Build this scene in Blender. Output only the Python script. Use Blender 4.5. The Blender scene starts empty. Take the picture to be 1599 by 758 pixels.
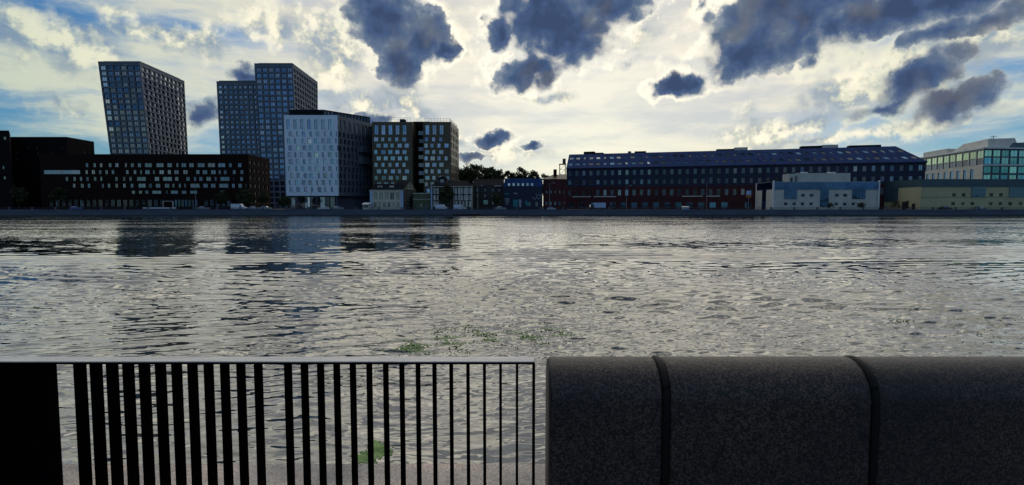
import bpy, math, random
import numpy as np
from mathutils import Vector, Matrix, Euler
random.seed(7); np.random.seed(7)
R = math.radians
S = bpy.context.scene
COL = S.collection

# ---------------------------------------------------------------- camera
F = 860.0; CX = 799.5; CY = 379.0; PITCH = R(3.8)
EYE = Vector((0, 0, 3.85)); GZ = 2.25; QY = 215.0
cam = bpy.data.cameras.new('camera'); camo = bpy.data.objects.new('camera', cam); COL.objects.link(camo)
camo.location = EYE; camo.rotation_euler = (math.pi/2 - PITCH, 0, 0)
cam.sensor_width = 36; cam.lens = 36*F/1599.0; cam.clip_start = 0.05; cam.clip_end = 8000
S.camera = camo
FW = Vector((0, math.cos(PITCH), -math.sin(PITCH))); UP = Vector((0, math.sin(PITCH), math.cos(PITCH)))
def ray(px, py):
    return FW + Vector((1, 0, 0))*((px-CX)/F) + UP*((CY-py)/F)
def at(px, py, Y):
    d = ray(px, py); return EYE + d*(Y/d.y)
def gx(px, Y, z=GZ):
    py = 322 + (EYE.z-z)*F/Y
    return at(px, py, Y).x
def nrm(v):
    v = Vector(v); v.normalize(); return v

# ---------------------------------------------------------------- node helper
class NT:
    def __init__(s, tree): s.t = tree; s.n = tree.nodes; s.l = tree.links
    def put(s, node, idx, v):
        if v is None: return
        sock = node.inputs[idx]
        if hasattr(v, 'is_output') or isinstance(v, bpy.types.NodeSocket): s.l.new(v, sock)
        else: sock.default_value = v
    def node(s, typ, ins=(), out=0, **kw):
        n = s.n.new(typ)
        for k, v in kw.items(): setattr(n, k, v)
        for i, v in (ins.items() if isinstance(ins, dict) else enumerate(ins)): s.put(n, i, v)
        return n.outputs[out]
    def m(s, op, a, b=None, c=None, clamp=False):
        return s.node('ShaderNodeMath', [a, b, c], operation=op, use_clamp=clamp)
    def v(s, op, a, b=None, out=0):
        return s.node('ShaderNodeVectorMath', [a, b], out=out, operation=op)
    def scale(s, a, f):
        n = s.n.new('ShaderNodeVectorMath'); n.operation = 'SCALE'; s.put(n, 0, a); s.put(n, 'Scale', f); return n.outputs[0]
    def noise(s, vec, scale, detail=4, rough=.5, dist=0, out=0, lac=2.0):
        return s.node('ShaderNodeTexNoise', {'Vector': vec, 'Scale': scale, 'Detail': detail, 'Roughness': rough, 'Distortion': dist, 'Lacunarity': lac}, out=out)
    def mix(s, f, a, b, blend='MIX'):
        n = s.n.new('ShaderNodeMix'); n.data_type = 'RGBA'; n.blend_type = blend
        s.put(n, 0, f); s.put(n, 6, a); s.put(n, 7, b); return n.outputs[2]
    def ramp(s, f, stops, interp='LINEAR'):
        n = s.n.new('ShaderNodeValToRGB'); n.color_ramp.interpolation = interp
        e = n.color_ramp.elements
        while len(e) < len(stops): e.new(0.5)
        for i, (p, c) in enumerate(stops):
            e[i].position = p; e[i].color = (c if len(c) == 4 else (*c, 1)) if hasattr(c, '__len__') else (c, c, c, 1)
        s.put(n, 0, f); return n.outputs[0]
    def ss(s, x, a, b, lo=0.0, hi=1.0):
        n = s.n.new('ShaderNodeMapRange'); n.interpolation_type = 'SMOOTHSTEP'
        for i, v in enumerate([x, a, b, lo, hi]): s.put(n, i, v)
        return n.outputs[0]
def c4(c): return (c[0], c[1], c[2], 1)

# ---------------------------------------------------------------- world: daylight sky with broken cloud
SUN_AZ = R(6.0); SUN_EL = R(19.0)
SUN = Vector((math.sin(SUN_AZ)*math.cos(SUN_EL), math.cos(SUN_AZ)*math.cos(SUN_EL), math.sin(SUN_EL)))
W = bpy.data.worlds.new('World'); S.world = W; W.use_nodes = True
W.node_tree.nodes.clear(); w = NT(W.node_tree)
SKY_STR = 0.1
D = w.node('ShaderNodeTexCoord', out=0)
sky = w.n.new('ShaderNodeTexSky'); sky.sky_type = 'NISHITA'; sky.sun_disc = False
sky.sun_elevation = SUN_EL; sky.sun_rotation = SUN_AZ; sky.air_density = 1.2; sky.dust_density = 0.6; sky.ozone_density = 2.5
skyc = w.mix(1.0, sky.outputs[0], (0.20, 0.42, 0.66, 1), 'MULTIPLY')

n_big = w.noise(D, 5.0, 3, .5, out=1)
n_fin = w.noise(D, 17.0, 5, .6, out=1)
def cen(n): return w.v('SUBTRACT', n, (.5, .5, .5))
warp = w.v('ADD', w.scale(cen(n_big), .05), w.scale(cen(n_fin), .055))
Dw = w.v('ADD', D, warp)
cosS = w.v('DOT_PRODUCT', D, tuple(SUN), out=1)
near = w.ss(cosS, 0.55, 1.0)            # 1 near the sun
near2 = w.ss(cosS, 0.86, .995)

def blob(px, py, a, b, rot=0, wt=0.0):
    c = nrm(ray(px, py)); ex = nrm(Vector((c.y, -c.x, 0))); ez = nrm(ex.cross(c)*1.0)
    if ez.z < 0: ez = -ez
    r = R(rot); e1 = ex*math.cos(r)+ez*math.sin(r); e2 = -ex*math.sin(r)+ez*math.cos(r)
    M = Matrix((e1, e2, e1.cross(e2))).transposed()
    mp = w.n.new('ShaderNodeMapping'); mp.vector_type = 'TEXTURE'
    w.put(mp, 0, Dw); mp.inputs[1].default_value = c; mp.inputs[2].default_value = M.to_euler()
    mp.inputs[3].default_value = (a/F, b/F, .6)
    ln = w.v('LENGTH', mp.outputs[0], out=1)
    return w.m('SUBTRACT', 1.0-wt, ln)
def field(bs):
    f = None
    for b in bs:
        x = blob(*b); f = x if f is None else w.m('SMOOTH_MAX', f, x, .12)
    return f
dark_blobs = [ # px, py, half-width, half-height, rotation
    (612, 28, 75, 42, -10), (625, 95, 40, 42, 10), (665, 60, 40, 36, 0), (700, 78, 16, 14, 0),
    (880, 30, 110, 62, 8), (830, 110, 62, 30, 12), (940, 10, 75, 40, 10), (778, 52, 18, 28, -20),
    (1054, 138, 42, 17, 3),
    (1240, 30, 125, 55, 12), (1150, 90, 55, 30, 20), (1370, 10, 130, 30, 10), (1480, -10, 120, 26, 6),
    (1430, 128, 84, 34, 22, .26), (1380, 162, 72, 18, 18, .28), (1490, 158, 76, 27, 14, .28),
    (775, 218, 34, 13, -4), (832, 230, 22, 8, 0), (740, 246, 30, 8, 0),
    (585, 262-70, 30, 14, 0), (320, 170, 36, 32, 0, .32), (378, 118, 42, 20, 0, .32),
    (1480, 45, 60, 24, 12, .35), (1570, 20, 60, 24, 10, .3),
]
white_blobs = [
    (60, 60, 130, 60, -8), (95, 165, 50, 24, -5), (250, 55, 120, 26, -6), (430, 45, 60, 40, 10), (520, 80, 95, 70, -30), (580, 160, 60, 60, -10), (560, 30, 60, 50, 0), (180, 10, 40, 14, 0),
    (700, 50, 60, 50, 0), (690, 15, 60, 22, 0), (1000, 60, 40, 34, 30), (985, 100, 34, 16, 20), (1100, 20, 34, 24, 0), (860, 150, 60, 12, 0), (1120, 100, 40, 30, 0),
    (1330, 150, 190, 48, 12), (1250, 190, 160, 24, 6), (1500, 90, 110, 60, 10), (1560, 60, 60, 60, 0), (1290, 215, 130, 12, 3), (1420, 190, 120, 20, 10),
    (640, 175, 60, 20, -20), (700, 210, 70, 22, -16), (800, 235, 90, 20, -5), (570, 215, 50, 22, 0), (610, 150, 50, 30, 0),
]
fd = field(dark_blobs); fw = field(white_blobs)
Dv = w.v('ADD', D, w.scale(cen(n_fin), .012))
fbm = w.noise(Dv, 12.0, 8, .60)
fbm_s = w.noise(w.v('ADD', Dv, tuple(SUN*0.016+Vector((0, 0, .010)))), 12.0, 8, .60)
emb = w.m('SUBTRACT', fbm, fbm_s)                     # relief towards the sun
puff = w.node('ShaderNodeTexVoronoi', {'Vector': w.v('ADD', D, w.scale(cen(n_fin), .03)), 'Scale': 34.0, 'Detail': 1.0, 'Smoothness': .6}, out=0, feature='SMOOTH_F1')
nz = w.m('SUBTRACT', fbm, .5)
pf = w.m('SUBTRACT', .42, puff)
dens_d = w.m('ADD', w.m('ADD', w.m('ADD', fd, .21), w.m('MULTIPLY', nz, 1.25)), w.m('MULTIPLY', pf, .38))
dens_w = w.m('ADD', w.m('ADD', fw, w.m('MULTIPLY', nz, 2.6)), w.m('MULTIPLY', pf, .5))
# thin streaky veil
mpv = w.n.new('ShaderNodeMapping'); w.put(mpv, 0, Dv); mpv.inputs[2].default_value = (0, R(-14), 0); mpv.inputs[3].default_value = (1.8, 1.8, 9.0)
veil = w.noise(mpv.outputs[0], 2.4, 8, .60, .15)
gen = w.noise(D, 3.0, 8, .6, .3)
sep = w.node('ShaderNodeSeparateXYZ', [D], out=2)
veil_m = w.ss(w.m('ADD', w.m('ADD', w.m('MULTIPLY', near, .24), w.m('MULTIPLY', near2, .3)), veil), .42, .72)
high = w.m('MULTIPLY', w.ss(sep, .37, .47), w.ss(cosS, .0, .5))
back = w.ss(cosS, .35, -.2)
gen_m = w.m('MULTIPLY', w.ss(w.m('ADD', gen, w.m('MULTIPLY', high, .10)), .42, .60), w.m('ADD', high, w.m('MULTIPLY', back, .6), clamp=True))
# colours (in units of display brightness)
vtone = w.ss(veil, .38, .66)
veil_lo = w.mix(near, (.30, .41, .46, 1), (.44, .49, .56, 1))
veil_hi = w.mix(near, (.56, .61, .45, 1), (.80, .74, .56, 1))
veil_c = w.mix(near2, w.mix(vtone, veil_lo, veil_hi), w.mix(vtone, (.66, .61, .53, 1), (.93, .81, .61, 1)))
relief = w.ss(emb, -.085, .095)
white_c = w.mix(near, (.56, .60, .44, 1), (.98, .90, .70, 1))
mid_c = w.mix(near, (.33, .41, .40, 1), (.58, .58, .48, 1))
shade_c = w.mix(near, (.16, .24, .33, 1), (.30, .36, .42, 1))
r1 = w.ss(relief, .0, .5); r2 = w.ss(relief, .45, 1.0)
wcol = w.mix(r2, w.mix(r1, shade_c, mid_c), white_c)
col = w.scale(skyc, SKY_STR)
col = w.mix(w.m('MULTIPLY', veil_m, .82), col, veil_c)
backc = w.mix(relief, (.07, .13, .29, 1), (.19, .31, .58, 1))  # unseen sky behind the camera, darkened and blued to tint the facades
frontc = w.mix(w.ss(w.noise(D, 5.0, 3, .55), .45, .56), w.mix(relief, (1.15, 1.12, .98, 1), (1.6, 1.5, 1.25, 1)), w.mix(relief, (.07, .11, .18, 1), (.20, .26, .34, 1)))  # unseen cloud above the frame, bright and dark patches added for water reflections
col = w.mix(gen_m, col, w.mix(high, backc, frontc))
wm = w.ss(dens_w, -.15, .75)
col = w.mix(w.m('MULTIPLY', wm, .92), col, wcol)
rimn = w.ss(dens_d, -.26, .02)
rimf = w.m('MULTIPLY', w.m('MULTIPLY', rimn, w.ss(relief, .05, .75, .25, 1.0)), w.ss(cosS, .80, .985, .25, 1.0))
col = w.mix(rimf, col, w.mix(near2, (.66, .67, .52, 1), (.98, .92, .76, 1)))
dm = w.ss(dens_d, .0, w.ss(w.noise(D, 9.0, 2, .5), .38, .62, .12, .60))
big = w.noise(Dw, 7.0, 5, .55)
din = w.m('ADD', w.m('ADD', dens_d, w.m('MULTIPLY', emb, 1.1)), w.m('MULTIPLY', w.m('SUBTRACT', .5, big), 1.1))
dcol = w.ramp(din, [(0.0, (.46, .47, .44)), (.15, (.23, .27, .33)), (.36, (.105, .150, .230)), (.65, (.056, .096, .195)), (.95, (.040, .066, .135))])
dcol = w.mix(w.m('MULTIPLY', w.ss(w.noise(D, 10.0, 4, .55), .50, .68), .55), dcol, (.150, .150, .155, 1))
col = w.mix(dm, col, dcol)
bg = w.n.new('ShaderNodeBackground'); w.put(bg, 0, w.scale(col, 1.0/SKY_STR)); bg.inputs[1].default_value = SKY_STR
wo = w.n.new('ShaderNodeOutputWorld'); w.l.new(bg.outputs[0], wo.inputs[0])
W.cycles.sampling_method = 'MANUAL'; W.cycles.sample_map_resolution = 512

sun = bpy.data.lights.new('sun', 'SUN'); suno = bpy.data.objects.new('sun', sun); COL.objects.link(suno)
sun.energy = 0.6; sun.angle = R(100); sun.color = (1, .90, .74)
suno.rotation_euler = (-SUN).to_track_quat('-Z', 'Y').to_euler(); suno.location = (0, 0, 200)
S.view_settings.view_transform = 'Standard'; S.view_settings.look = 'None'; S.view_settings.exposure = 0.2; S.view_settings.gamma = 1
S.render.engine = 'CYCLES'
S.cycles.max_bounces = 4; S.cycles.glossy_bounces = 3; S.cycles.diffuse_bounces = 2; S.cycles.caustics_reflective = False

# ---------------------------------------------------------------- materials
def mat(name, c1, c2=None, rough=.8, scale=1.0, detail=4, metal=0, spec=.5, bump=0, bscale=None, coord='Object', st=(1, 1, 1)):
    m = bpy.data.materials.new(name); m.use_nodes = True; t = NT(m.node_tree)
    p = m.node_tree.nodes['Principled BSDF']
    p.inputs['Roughness'].default_value = rough; p.inputs['Metallic'].default_value = metal
    p.inputs['Specular IOR Level'].default_value = spec
    co = t.node('ShaderNodeTexCoord', out=3)
    mp = t.n.new('ShaderNodeMapping'); t.put(mp, 0, co); mp.inputs[3].default_value = st
    n = t.noise(mp.outputs[0], scale, detail, .6)
    if c2 is None: c2 = tuple(x*.75 for x in c1)
    t.put(p, 'Base Color', t.mix(t.ss(n, .3, .7), c4(c1), c4(c2)))
    if bump:
        b = t.n.new('ShaderNodeBump'); b.inputs['Strength'].default_value = 1; b.inputs['Distance'].default_value = bump
        t.put(b, 'Height', t.noise(mp.outputs[0], bscale or scale*3, 5, .6)); t.l.new(b.outputs[0], p.inputs['Normal'])
    return m
def glassmat(name, refl, dark, light, pl=.25, rough=.04, emit=None):
    m = bpy.data.materials.new(name); m.use_nodes = True; t = NT(m.node_tree); t.n.clear()
    isl = t.node('ShaderNodeNewGeometry', out=8); ob = t.node('ShaderNodeObjectInfo', out=5)
    r = t.m('FRACT', t.m('ADD', isl, t.m('MULTIPLY', ob, 7.13)))
    base = t.mix(t.m('MULTIPLY', t.m('GREATER_THAN', r, 1-pl), t.m('FRACT', t.m('MULTIPLY', r, 13.7))), c4(dark), c4(light))
    dif = t.n.new('ShaderNodeBsdfDiffuse'); t.put(dif, 0, base)
    gl = t.n.new('ShaderNodeBsdfGlossy'); gl.inputs['Roughness'].default_value = rough
    co = t.node('ShaderNodeTexCoord', out=3)
    nn = t.noise(co, .25, 2, .5, out=1)
    jit = t.v('SUBTRACT', t.node('ShaderNodeCombineXYZ', [t.m('FRACT', t.m('MULTIPLY', r, 5.3)), t.m('FRACT', t.m('MULTIPLY', r, 9.1)), t.m('FRACT', t.m('MULTIPLY', r, 3.7))]), (.5, .5, .5))
    N = t.node('ShaderNodeNewGeometry', out=1)
    t.put(gl, 'Normal', t.v('NORMALIZE', t.v('ADD', N, t.v('ADD', t.scale(jit, .05), t.scale(t.v('SUBTRACT', nn, (.5, .5, .5)), .03)))))
    gl.inputs[0].default_value = c4(refl)
    fr = t.n.new('ShaderNodeFresnel'); fr.inputs[0].default_value = 1.7
    mx = t.n.new('ShaderNodeMixShader'); t.put(mx, 0, t.m('ADD', t.m('MULTIPLY', t.m('FRACT', t.m('MULTIPLY', r, 4.9)), .25), t.m('ADD', fr.outputs[0], .22), clamp=True))
    t.l.new(dif.outputs[0], mx.inputs[1]); t.l.new(gl.outputs[0], mx.inputs[2])
    o = t.n.new('ShaderNodeOutputMaterial'); t.l.new(mx.outputs[0], o.inputs[0])
    return m
M = {}
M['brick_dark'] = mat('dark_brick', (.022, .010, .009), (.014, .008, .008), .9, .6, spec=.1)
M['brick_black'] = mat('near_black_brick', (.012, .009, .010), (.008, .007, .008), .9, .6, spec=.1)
M['tower_grid'] = mat('grey_concrete_grid', (.15, .18, .22), (.11, .13, .17), .7, .12, spec=.2)
M['tower_dark'] = mat('dark_metal_panel', (.035, .042, .055), (.03, .03, .04), .6, .2)
M['white_panel'] = mat('white_facade_panel', (.80, .89, .98), (.70, .79, .92), .6, .08, spec=.3)
M['grey_side'] = mat('slate_facade_panel', (.10, .12, .16), (.07, .085, .12), .6, .2)
M['brown_panel'] = mat('bronze_facade_panel', (.105, .075, .035), (.06, .045, .024), .5, .35)
M['cream'] = mat('cream_stucco', (.62, .56, .46), (.5, .46, .38), .8, .4)
M['stucco_dark'] = mat('dark_stucco', (.06, .055, .05), (.035, .033, .03), .85, .5)
M['green_wall'] = mat('dull_green_stucco', (.13, .15, .09), (.10, .11, .07), .85, .5)
M['roof_dark'] = mat('dark_metal_roof', (.020, .022, .027), (.013, .015, .019), .9, .5, spec=.05)
M['roof_blue'] = mat('blue_seam_roof', (.014, .050, .16), (.009, .030, .105), .7, .25, st=(3, .4, .4), spec=.15)
M['navy_wall'] = mat('navy_plaster', (.018, .024, .06), (.012, .016, .04), .8, .4)
M['red_wall'] = mat('dark_red_plaster', (.075, .012, .014), (.045, .009, .012), .85, .35)
M['pale_blue'] = mat('pale_blue_paint', (.38, .50, .72), (.30, .42, .62), .6, .4)
M['light_wall'] = mat('light_grey_render', (.60, .58, .52), (.50, .485, .44), .8, .2)
M['yellow_wall'] = mat('yellow_render', (.52, .47, .27), (.42, .39, .24), .85, .12)
M['teal_metal'] = mat('grey_teal_cladding', (.055, .10, .12), (.035, .07, .09), .5, .3)
M['white_trim'] = mat('white_trim', (.75, .76, .78), (.6, .62, .64), .6, 1.0)
M['frame_dark'] = mat('dark_window_frame', (.03, .03, .035), None, .5, 1)
M['frame_grey'] = mat('grey_window_frame', (.2, .22, .25), None, .5, 1)
M['asphalt'] = mat('asphalt', (.05, .05, .052), (.035, .035, .038), .9, .8)
M['paving'] = mat('grey_paving', (.16, .15, .14), (.11, .105, .10), .85, 1.5, bump=.003)
M['quay_stone'] = mat('quay_granite', (.10, .12, .17), (.065, .08, .12), .8, .35, st=(.4, 1, 3))
M['land'] = mat('city_ground', (.06, .06, .05), (.04, .045, .035), .95, .05)
M['steel_black'] = mat('black_painted_steel', (.003, .003, .0035), (.002, .002, .0025), .9, 8, spec=.0)
M['bark'] = mat('bark', (.05, .038, .028), (.03, .022, .018), .95, 3)
M['leaf'] = mat('dark_foliage', (.035, .048, .018), (.018, .026, .011), .8, .5, spec=.2)
M['weed'] = mat('duckweed', (.17, .30, .07), (.09, .19, .05), .6, 6, spec=.3)
M['tyre'] = mat('tyre_rubber', (.015, .015, .015), None, .9)
M['white_paint'] = mat('white_vehicle_paint', (.62, .68, .80), (.55, .6, .72), .3, .8)
M['blue_paint'] = mat('blue_vehicle_paint', (.03, .10, .42), None, .3)
M['silver_paint'] = mat('silver_vehicle_paint', (.32, .36, .44), None, .3, metal=.3)
M['black_paint'] = mat('black_vehicle_paint', (.015, .015, .018), None, .25)
M['orange'] = mat('orange_board', (.45, .14, .02), None, .7)
M['red_paint'] = mat('red_vehicle_paint', (.25, .02, .02), None, .3)
M['car_glass'] = glassmat('vehicle_glass', (.6, .6, .65), (.01, .012, .015), (.03, .03, .03), 0)
M['g_tower'] = glassmat('tower_glass', (.30, .36, .46), (.012, .016, .028), (.30, .33, .38), .12)
M['g_towerb'] = glassmat('tower_glass_blue', (.42, .50, .66), (.02, .03, .06), (.30, .35, .45), .12)
M['g_bright'] = glassmat('painted_bright_glass', (.95, .95, .9), (.35, .36, .36), (.8, .8, .74), .7)  # pale base colour paints reflected bright sky into tower panes; also other bright windows
M['g_white'] = glassmat('office_glass', (.55, .62, .76), (.09, .12, .18), (.35, .38, .42), .2)
M['g_brown'] = glassmat('blue_office_glass', (.5, .62, .80), (.06, .09, .14), (.3, .34, .4), .3)
M['g_curtain'] = glassmat('curtained_glass', (.38, .45, .52), (.04, .05, .07), (.27, .31, .35), .75)
M['g_dim'] = glassmat('dim_glass', (.18, .22, .27), (.006, .008, .012), (.16, .18, .20), .35)
M['g_old'] = glassmat('old_window_glass', (.25, .25, .25), (.05, .045, .04), (.30, .20, .15), .35)
M['g_teal'] = glassmat('teal_curtain_wall', (.45, .95, .95), (.03, .18, .17), (.10, .42, .38), .6)
M['g_green'] = glassmat('green_ribbon_glass', (.55, .75, .55), (.03, .05, .04), (.30, .42, .26), .5)
M['g_navy'] = glassmat('navy_glass', (.14, .28, .46), (.006, .016, .04), (.015, .035, .07), .5)
M['g_hole'] = glassmat('small_dark_glass', (.12, .14, .18), (.008, .009, .012), (.03, .03, .04), .3)

# polished-off granite with crystals
def granite(name, a, b, c, spec=.15):
    m = bpy.data.materials.new(name); m.use_nodes = True; t = NT(m.node_tree); p = t.n['Principled BSDF']
    co = t.node('ShaderNodeTexCoord', out=3)
    vo = t.node('ShaderNodeTexVoronoi', {'Vector': t.v('ADD', co, t.scale(t.noise(co, 90, 2, .5, out=1), .01)), 'Scale': 180.0}, out=1)
    g = t.node('ShaderNodeSeparateColor', [vo], out=0)
    f = t.m('ADD', t.m('MULTIPLY', g, .6), t.m('MULTIPLY', t.noise(co, 55, 5, .7), .55))
    base = t.ramp(f, [(.25, a), (.52, b), (.78, c)])
    big = t.noise(co, 1.6, 4, .6)
    base = t.mix(1.0, base, t.ramp(big, [(.3, (.35, .38, .45)), (.5, (.9, .85, .85)), (.7, (1.5, 1.25, 1.15))]), 'MULTIPLY')
    t.put(p, 'Base Color', base); p.inputs['Roughness'].default_value = .52; p.inputs['Specular IOR Level'].default_value = spec
    bm = t.n.new('ShaderNodeBump'); bm.inputs['Distance'].default_value = .003; bm.inputs['Strength'].default_value = .9
    t.put(bm, 'Height', t.m('ADD', f, t.noise(co, 30, 6, .7))); t.l.new(bm.outputs[0], p.inputs['Normal'])
    return m
M['granite'] = granite('rough_granite', (.001, .001, .0015), (.004, .0035, .005), (.085, .058, .052), .5)
M['granite_light'] = granite('pale_granite', (.28, .26, .24), (.45, .42, .385), (.60, .56, .52))
def rail_steel():
    m = mat('brushed_galvanised_steel', (.46, .46, .48), (.34, .34, .37), .42, 30, metal=.5, st=(.15, 1, 1)); return m
M['rail'] = rail_steel()

# ---------------------------------------------------------------- mesh builder
class MB:
    def __init__(s): s.v = []; s.f = []; s.mi = []; s.mats = []
    def mid(s, m):
        if m not in s.mats: s.mats.append(m)
        return s.mats.index(m)
    def face(s, pts, m):
        b = len(s.v); s.v += [tuple(p) for p in pts]; s.f.append(tuple(range(b, b+len(pts)))); s.mi.append(s.mid(m))
    def box(s, a, b, m):
        x0, y0, z0 = a; x1, y1, z1 = b
        s.hexa([(x0,y0,z0),(x1,y0,z0),(x1,y1,z0),(x0,y1,z0)], [(x0,y0,z1),(x1,y0,z1),(x1,y1,z1),(x0,y1,z1)], m)
    def hexa(s, bot, top, m, cap=True):      # bot/top counter-clockwise seen from above
        b = len(s.v); n = len(bot); s.v += [tuple(p) for p in bot]+[tuple(p) for p in top]; k = s.mid(m)
        for i in range(n):
            j = (i+1) % n; s.f.append((b+i, b+j, b+n+j, b+n+i)); s.mi.append(k)
        if cap:
            s.f.append(tuple(b+n+i for i in range(n))); s.mi.append(k)
            s.f.append(tuple(b+i for i in reversed(range(n)))); s.mi.append(k)
    def tube(s, pts, r, m, n=8, r2=None):
        pts = [Vector(p) for p in pts]; k = s.mid(m); b0 = len(s.v); L = len(pts)
        for i, p in enumerate(pts):
            d = (pts[min(i+1, L-1)]-pts[max(i-1, 0)]).normalized()
            a = Vector((0, 0, 1)) if abs(d.z) < .9 else Vector((1, 0, 0))
            e1 = d.cross(a).normalized(); e2 = d.cross(e1)
            rr = r if r2 is None else r+(r2-r)*i/max(1, L-1)
            for j in range(n):
                t = 2*math.pi*j/n; s.v.append(tuple(p+e1*math.cos(t)*rr+e2*math.sin(t)*rr))
        for i in range(L-1):
            for j in range(n):
                a = b0+i*n+j; c = b0+i*n+(j+1) % n; s.f.append((a, c, c+n, a+n)); s.mi.append(k)
        s.f.append(tuple(b0+j for j in range(n))); s.mi.append(k); s.f.append(tuple(b0+(L-1)*n+j for j in reversed(range(n)))); s.mi.append(k)
    def build(s, name, parent=None, loc=None, smooth=False):
        me = bpy.data.meshes.new(name); o = bpy.data.objects.new(name, me); COL.objects.link(o)
        off = Vector((0, 0, 0))
        if parent is not None:
            o.parent = parent; q = parent
            while q is not None: off = off+Vector(q.location); q = q.parent
        elif loc is not None: off = Vector(loc); o.location = off
        me.from_pydata([(x-off.x, y-off.y, z-off.z) for x, y, z in s.v], [], s.f)
        for m in s.mats: me.materials.append(m)
        me.polygons.foreach_set('material_index', s.mi)
        if smooth: me.polygons.foreach_set('use_smooth', [True]*len(s.f))
        me.update(); return o
def tag(o, label=None, cat=None, group=None, kind=None):
    if label: o['label'] = label
    if cat: o['category'] = cat
    if group: o['group'] = group
    if kind: o['kind'] = kind
    return o
def thing(name, label, cat, loc=(0, 0, 0), group=None):
    o = bpy.data.objects.new(name, None); COL.objects.link(o); o.location = loc; o.empty_display_size = .5
    return tag(o, label, cat, group)
def copy_tree(o, parent=None):
    c = o.copy(); COL.objects.link(c)
    if parent is not None: c.parent = parent
    for ch in list(o.children): copy_tree(ch, c)
    return c

# ---------------------------------------------------------------- building kit
def lerp(a, b, t): return a+(b-a)*t
class Building:
    def __init__(s, name, label, cat, loc, group=None):
        s.o = thing(name, label, cat, loc, group); s.wall = MB(); s.wins = []
    def facade(s, Q, rows, wallm, glassm, depth=.3, framem=None, fw=.09, mull=1, base_in=None):
        """Q = BL, BR, TR, TL corners; rows = [(t0, t1, [(s0, s1), ...])] from the bottom up; the openings are real holes"""
        BL, BR, TR, TL = [Vector(q) for q in Q]
        n = (BR-BL).cross(TL-BL).normalized()
        P = lambda a, b: lerp(lerp(BL, BR, a), lerp(TL, TR, a), b)
        rows = sorted(rows, key=lambda r: r[0]); t = 0.0; wl = s.wall
        for t0, t1, iv in rows:
            if t0 > t+1e-6: wl.face([P(0, t), P(1, t), P(1, t0), P(0, t0)], wallm)
            x = 0.0
            for r in sorted(iv, key=lambda r: r[0]):
                a, b = r[0], r[1]; gm = r[2] if len(r) > 2 else glassm
                if a > x+1e-6: wl.face([P(x, t0), P(a, t0), P(a, t1), P(x, t1)], wallm)
                c = [P(a, t0), P(b, t0), P(b, t1), P(a, t1)]; ci = [q-n*depth for q in c]
                for i in range(4):
                    j = (i+1) % 4; wl.face([c[i], ci[i], ci[j], c[j]], wallm)
                s.wins.append((ci, n, gm, framem, fw, mull)); x = b
            if x < 1-1e-6: wl.face([P(x, t0), P(1, t0), P(1, t1), P(x, t1)], wallm)
            t = t1
        if t < 1-1e-6: wl.face([P(0, t), P(1, t), P(1, 1), P(0, 1)], wallm)
    def win(s, mb, w):
        ci, n, gm, fm, fw, mull = w
        mb.face(ci, gm)
        if fm is None: return
        a, b, c, d = [q+n*.03 for q in ci]
        ux = (b-a).normalized(); uz = (d-a).normalized(); W_ = (b-a).length; H = (d-a).length
        def strip(x0, x1, z0, z1):
            mb.face([a+ux*x0+uz*z0, a+ux*x1+uz*z0, a+ux*x1+uz*z1, a+ux*x0+uz*z1], fm)
        strip(0, fw, 0, H); strip(W_-fw, W_, 0, H); strip(fw, W_-fw, 0, fw); strip(fw, W_-fw, H-fw, H)
        for k in range(mull):
            x = W_*(k+1)/(mull+1); strip(x-fw/2, x+fw/2, fw, H-fw)
    def finish(s, maxn=100, wname='window'):
        s.wall.build('wall', s.o)
        def app(w):
            ci = w[0]; c = sum(ci, Vector())/4
            return -((ci[1]-ci[0]).cross(ci[3]-ci[0]).length)/(c.y**2)*(1 if c.z > 12 else .8)
        ws = sorted(s.wins, key=app)
        for q in ws[:maxn]:
            mb = MB(); s.win(mb, q); mb.build(wname, s.o)
        if len(ws) > maxn:
            mb = MB()
            for q in ws[maxn:]: s.win(mb, q)
            mb.build(wname, s.o)['kind'] = 'stuff'
        return s.o
def grid(nc, nr, fx=.75, fy=.7, t_lo=.0, t_hi=1.0, m=.01, off=0, alt=0, jit=0):
    rows = []; H = (t_hi-t_lo)/nr
    for r in range(nr):
        c = t_lo+H*(r+.5); iv = []; w_ = (1-2*m)/nc
        sh = (off if r % 2 else 0)*w_
        for k in range(nc+(1 if sh else 0)):
            cx = m+w_*(k+.5)-sh; a = cx-w_*fx/2; b = cx+w_*fx/2
            if jit: a += random.uniform(0, jit)*w_; b -= random.uniform(0, jit)*w_
            a = max(a, m*.5); b = min(b, 1-m*.5)
            if b-a > w_*.15: iv.append((a, b))
        rows.append((c-H*fy/2, c+H*fy/2, iv))
    return rows
def gp(v): return Vector((v.x, v.y, GZ))

# ================================================================ SETTING
def XP(px, Y, z=GZ):
    dz = Y*math.cos(PITCH)-(z-EYE.z)*math.sin(PITCH); return (px-CX)/F*dz
def PT(px, Y, z): return Vector((XP(px, Y, z), Y, z))
def ZP(py, Y): return at(CX, py, Y).z

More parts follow.
